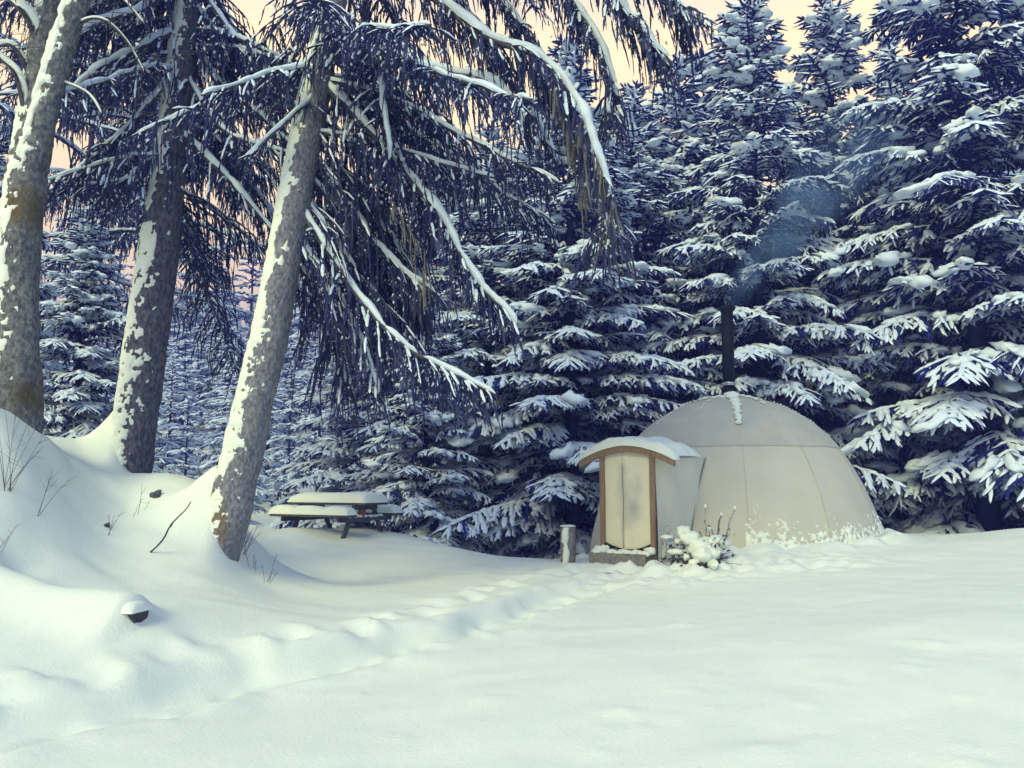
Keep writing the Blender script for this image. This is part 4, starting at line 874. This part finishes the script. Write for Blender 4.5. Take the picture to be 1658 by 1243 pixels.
U, V = np.meshgrid(np.linspace(0, 1, 120), np.linspace(-1, 1, 26), indexing='ij'); x = (U - .5) * (ll + .06); ww = .15 + .02 * fbm(np.stack([x.ravel() * 2, x.ravel() * 0, x.ravel() * 0], -1), 3).reshape(U.shape)
hh = (np.clip(1 - np.abs(V) ** 2.4, 0, 1)) ** .6 * np.clip(1 - np.maximum(0, (U - .95) / .05) ** 3, 0, 1) ** .5 * (.075 + .015 * np.sin(x * 3)); y = V * ww; zz = hh
MB().add(np.stack([x, y, zz + .002], -1).reshape(-1, 3) @ RLg.T + [mid[0], mid[1], lzt], grid_faces(120, 26)).obj('snow_cap', M_SNOW, log)
for fx in (-.25, .3): MB().add(*box(np.array([mid[0], mid[1], lzt - .3]) + RLg @ np.array([fx * ll, 0, 0]), (.16, .16, .45), RLg, .01)).obj('support', M_GREYW, log, False)

# ------------------------------------------------------------------ twigs and dead plants poking out of the snow
trg = np.random.default_rng(29)
def bush(name, px, py, n, h, spread, label, cat, lean=(0, 0), r=.0035, m=M_LIMB, group=None):
    b = hit(px, py); z = G(b[0], b[1]); mb = MB()
    for i in range(n):
        a = trg.uniform(0, 6.28); s = trg.uniform(.3, 1) * spread; l = h * trg.uniform(.5, 1.1); d = np.array([math.cos(a) * s + lean[0], math.sin(a) * s * .6 + lean[1], 1.]); d = unit(d); w_ = np.linspace(0, 1, 8)[:, None]
        q = np.array([b[0] + trg.uniform(-.05, .05), b[1] + trg.uniform(-.05, .05), z - .08]) + d * (l + .08) * w_ + trg.normal(size=3) * .10 * l * w_ ** 2; add_tube(mb, q, np.linspace(r, r * .4, 8), 4)
        for __ in range(3):
            j = trg.integers(3, 7); d2 = unit(d + trg.normal(size=3) * .55); add_tube(mb, q[j] + d2 * l * trg.uniform(.12, .35) * np.linspace(0, 1, 4)[:, None], np.linspace(r * .6, r * .3, 4), 3)
    return tag(mb.obj(name, m), label, cat, group)
bush('bare_shrub', 8, 800, 9, .95, .45, 'bare twiggy shrub at the foot of the forked tree', 'shrub', (.15, 0))
bush('bare_shrub', 60, 835, 3, .75, .5, 'few thin bare shoots on the bank below the forked tree', 'shrub', (.5, 0))
bush('bare_shrub', -5, 905, 2, .3, .6, 'single short bare twig low on the bank', 'shrub', (.9, 0))
bush('dry_stems', 170, 866, 3, .28, .5, 'short dry stems in the middle of the bank', 'plant')
bush('dry_stems', 215, 850, 3, .35, .7, 'thin bent dry stems between the two spruces', 'plant', (.6, 0))
bush('dry_stems', 390, 905, 7, .42, .7, 'tuft of dry stems at the foot of the leaning spruce', 'plant', (.2, 0))
bush('dry_stems', 412, 930, 3, .36, .3, 'upright dry seed stems out in the open snow', 'plant')
bush('dry_stems', 432, 945, 4, .30, .6, 'lower thin dry stems at the bottom of the bank', 'plant', (.3, 0))
bush('dry_stems', 195, 757, 9, .16, .9, 'small comb of brown grass tips at the dark-barked trunk', 'plant', m=M_DRY)
a, b = P(250, 888, 9.75), P(308, 812, 9.7); w_ = np.linspace(-.08, 1, 10)[:, None]; mb = MB(); add_tube(mb, a + (b - a) * w_ + np.array([.02, 0, 0]) * np.sin(w_ * 9), np.linspace(.011, .006, 10), 6, rough=.2, seed=1)
add_tube(mb, a + (b - a) * .45 + np.array([[0, 0, 0], [.03, 0, .06], [.07, .01, .10]]), [.006, .005, .003], 5); tag(mb.obj('leaning_stick', M_LIMB), 'single dark stick leaning out of the snow beside the leaning spruce', 'stick')
for px, py, s_, lab in ((250, 828, .07, 'dark rock tip showing through the snow between the spruces'), (172, 858, .035, 'tiny dark stone on the snowy bank')):
    h = hit(px, py); tag(MB().add(*lump((h[0], h[1], G(h[0], h[1]) + s_ * .1), (s_ * 1.1, s_, s_ * .8), 7, 10, .5)).obj('rock', M_BARKD), lab, 'rock')
a = P(1152, 900, 12.9); mb = MB(); add_tube(mb, np.array([a + [-.15, 0, -.08], a + [.1, 0, .01], a + [.32, 0, .06]]), [.009, .007, .003], 5); tag(mb.obj('fallen_twig', M_LIMB), 'thin dark twig sticking out of the snow past the planter', 'twig')
a = P(1062, 908, 13.0); mb = MB(); add_tube(mb, np.array([a + [-.08, 0, .07], a + [.05, 0, .0], a + [.2, 0, -.07]]), [.008, .007, .006], 5); tag(mb.obj('fallen_twig', M_LIMB), 'thin dark twig lying between threshold and lantern', 'twig')

# ------------------------------------------------------------------ smoke
ms = bpy.data.materials.new('wood_smoke'); ms.use_nodes = True; t = ms.node_tree; t.nodes.remove(t.nodes['Principled BSDF'])
pv = t.nodes.new('ShaderNodeVolumePrincipled'); pv.inputs['Color'].default_value = (.27, .50, 1, 1); pv.inputs['Anisotropy'].default_value = 0
t.links.new(pv.outputs[0], t.nodes['Material Output'].inputs['Volume'])
c = t.nodes.new('ShaderNodeTexCoord'); sx = t.nodes.new('ShaderNodeSeparateXYZ'); t.links.new(c.outputs['Object'], sx.inputs[0])
def mth(op, a, b=None, cc=None):
    n = t.nodes.new('ShaderNodeMath'); n.operation = op
    for i, v in enumerate((a, b, cc)):
        if v is None: continue
        if isinstance(v, (int, float)): n.inputs[i].default_value = v
        else: t.links.new(v, n.inputs[i])
    return n.outputs[0]
s0 = np.array([DOME[0] + .05, DOME[1] + .1, top + .02]); s1 = P(1420, 190, 17.6); SL = float(np.linalg.norm(s1 - s0)); R0, R1 = .16, 1.0
rr = mth('SQRT', mth('ADD', mth('POWER', sx.outputs['X'], 2.), mth('POWER', sx.outputs['Y'], 2.)))
tz_ = mth('DIVIDE', sx.outputs['Z'], SL)
Rz = mth('MULTIPLY_ADD', mth('POWER', mth('MAXIMUM', tz_, 0.), .55), R1 - R0, R0)
core = mth('MAXIMUM', mth('SUBTRACT', 1., mth('POWER', mth('DIVIDE', rr, Rz), 2.)), 0.)
nz = t.nodes.new('ShaderNodeTexNoise'); nz.inputs['Scale'].default_value = 1.15; nz.inputs['Detail'].default_value = 3; nz.inputs['Distortion'].default_value = .6; t.links.new(c.outputs['Object'], nz.inputs['Vector'])
blob = mth('MAXIMUM', mth('MULTIPLY_ADD', nz.outputs['Fac'], 5.0, -1.95), 0.)
fade = mth('MAXIMUM', mth('SUBTRACT', 1., mth('POWER', mth('MAXIMUM', tz_, 0.), 1.3)), 0.)
den = mth('MULTIPLY', mth('MULTIPLY', core, blob), mth('MULTIPLY', mth('MULTIPLY', fade, 2.6), mth('MINIMUM', mth('MULTIPLY_ADD', tz_, 4., .25), 1.))); t.links.new(den, pv.inputs['Density'])
zz = np.linspace(0, 1, 18); sm = MB(); sm.add(*lathe((0, 0, 0), [(.001, 0)] + [((R0 + (R1 - R0) * k ** .55) * 1.02, k * SL) for k in zz] + [(.001, SL)], 20))
so_ = sm.obj('smoke', ms); tag(so_, 'thin blue wood smoke drifting up from the stovepipe', 'smoke', kind='stuff')
from mathutils import Vector
so_.rotation_euler = Vector(s1 - s0).to_track_quat('Z', 'Y').to_euler(); so_.location = tuple(s0)


# ------------------------------------------------------------------ haze between the trees, added to tint the dark gaps blue
mh = bpy.data.materials.new('blue_lift_haze'); mh.use_nodes = True; mh.node_tree.nodes.remove(mh.node_tree.nodes['Principled BSDF'])
hv = mh.node_tree.nodes.new('ShaderNodeVolumePrincipled'); hv.inputs['Color'].default_value = (.17, .22, 1, 1); hv.inputs['Density'].default_value = .0052
mh.node_tree.links.new(hv.outputs[0], mh.node_tree.nodes['Material Output'].inputs['Volume'])
tag(MB().add(*box((0, 0, 18), (900, 900, 46))).obj('haze', mh, None, False), 'thin winter haze added among the trees to tint their dark gaps blue', 'haze', kind='stuff')
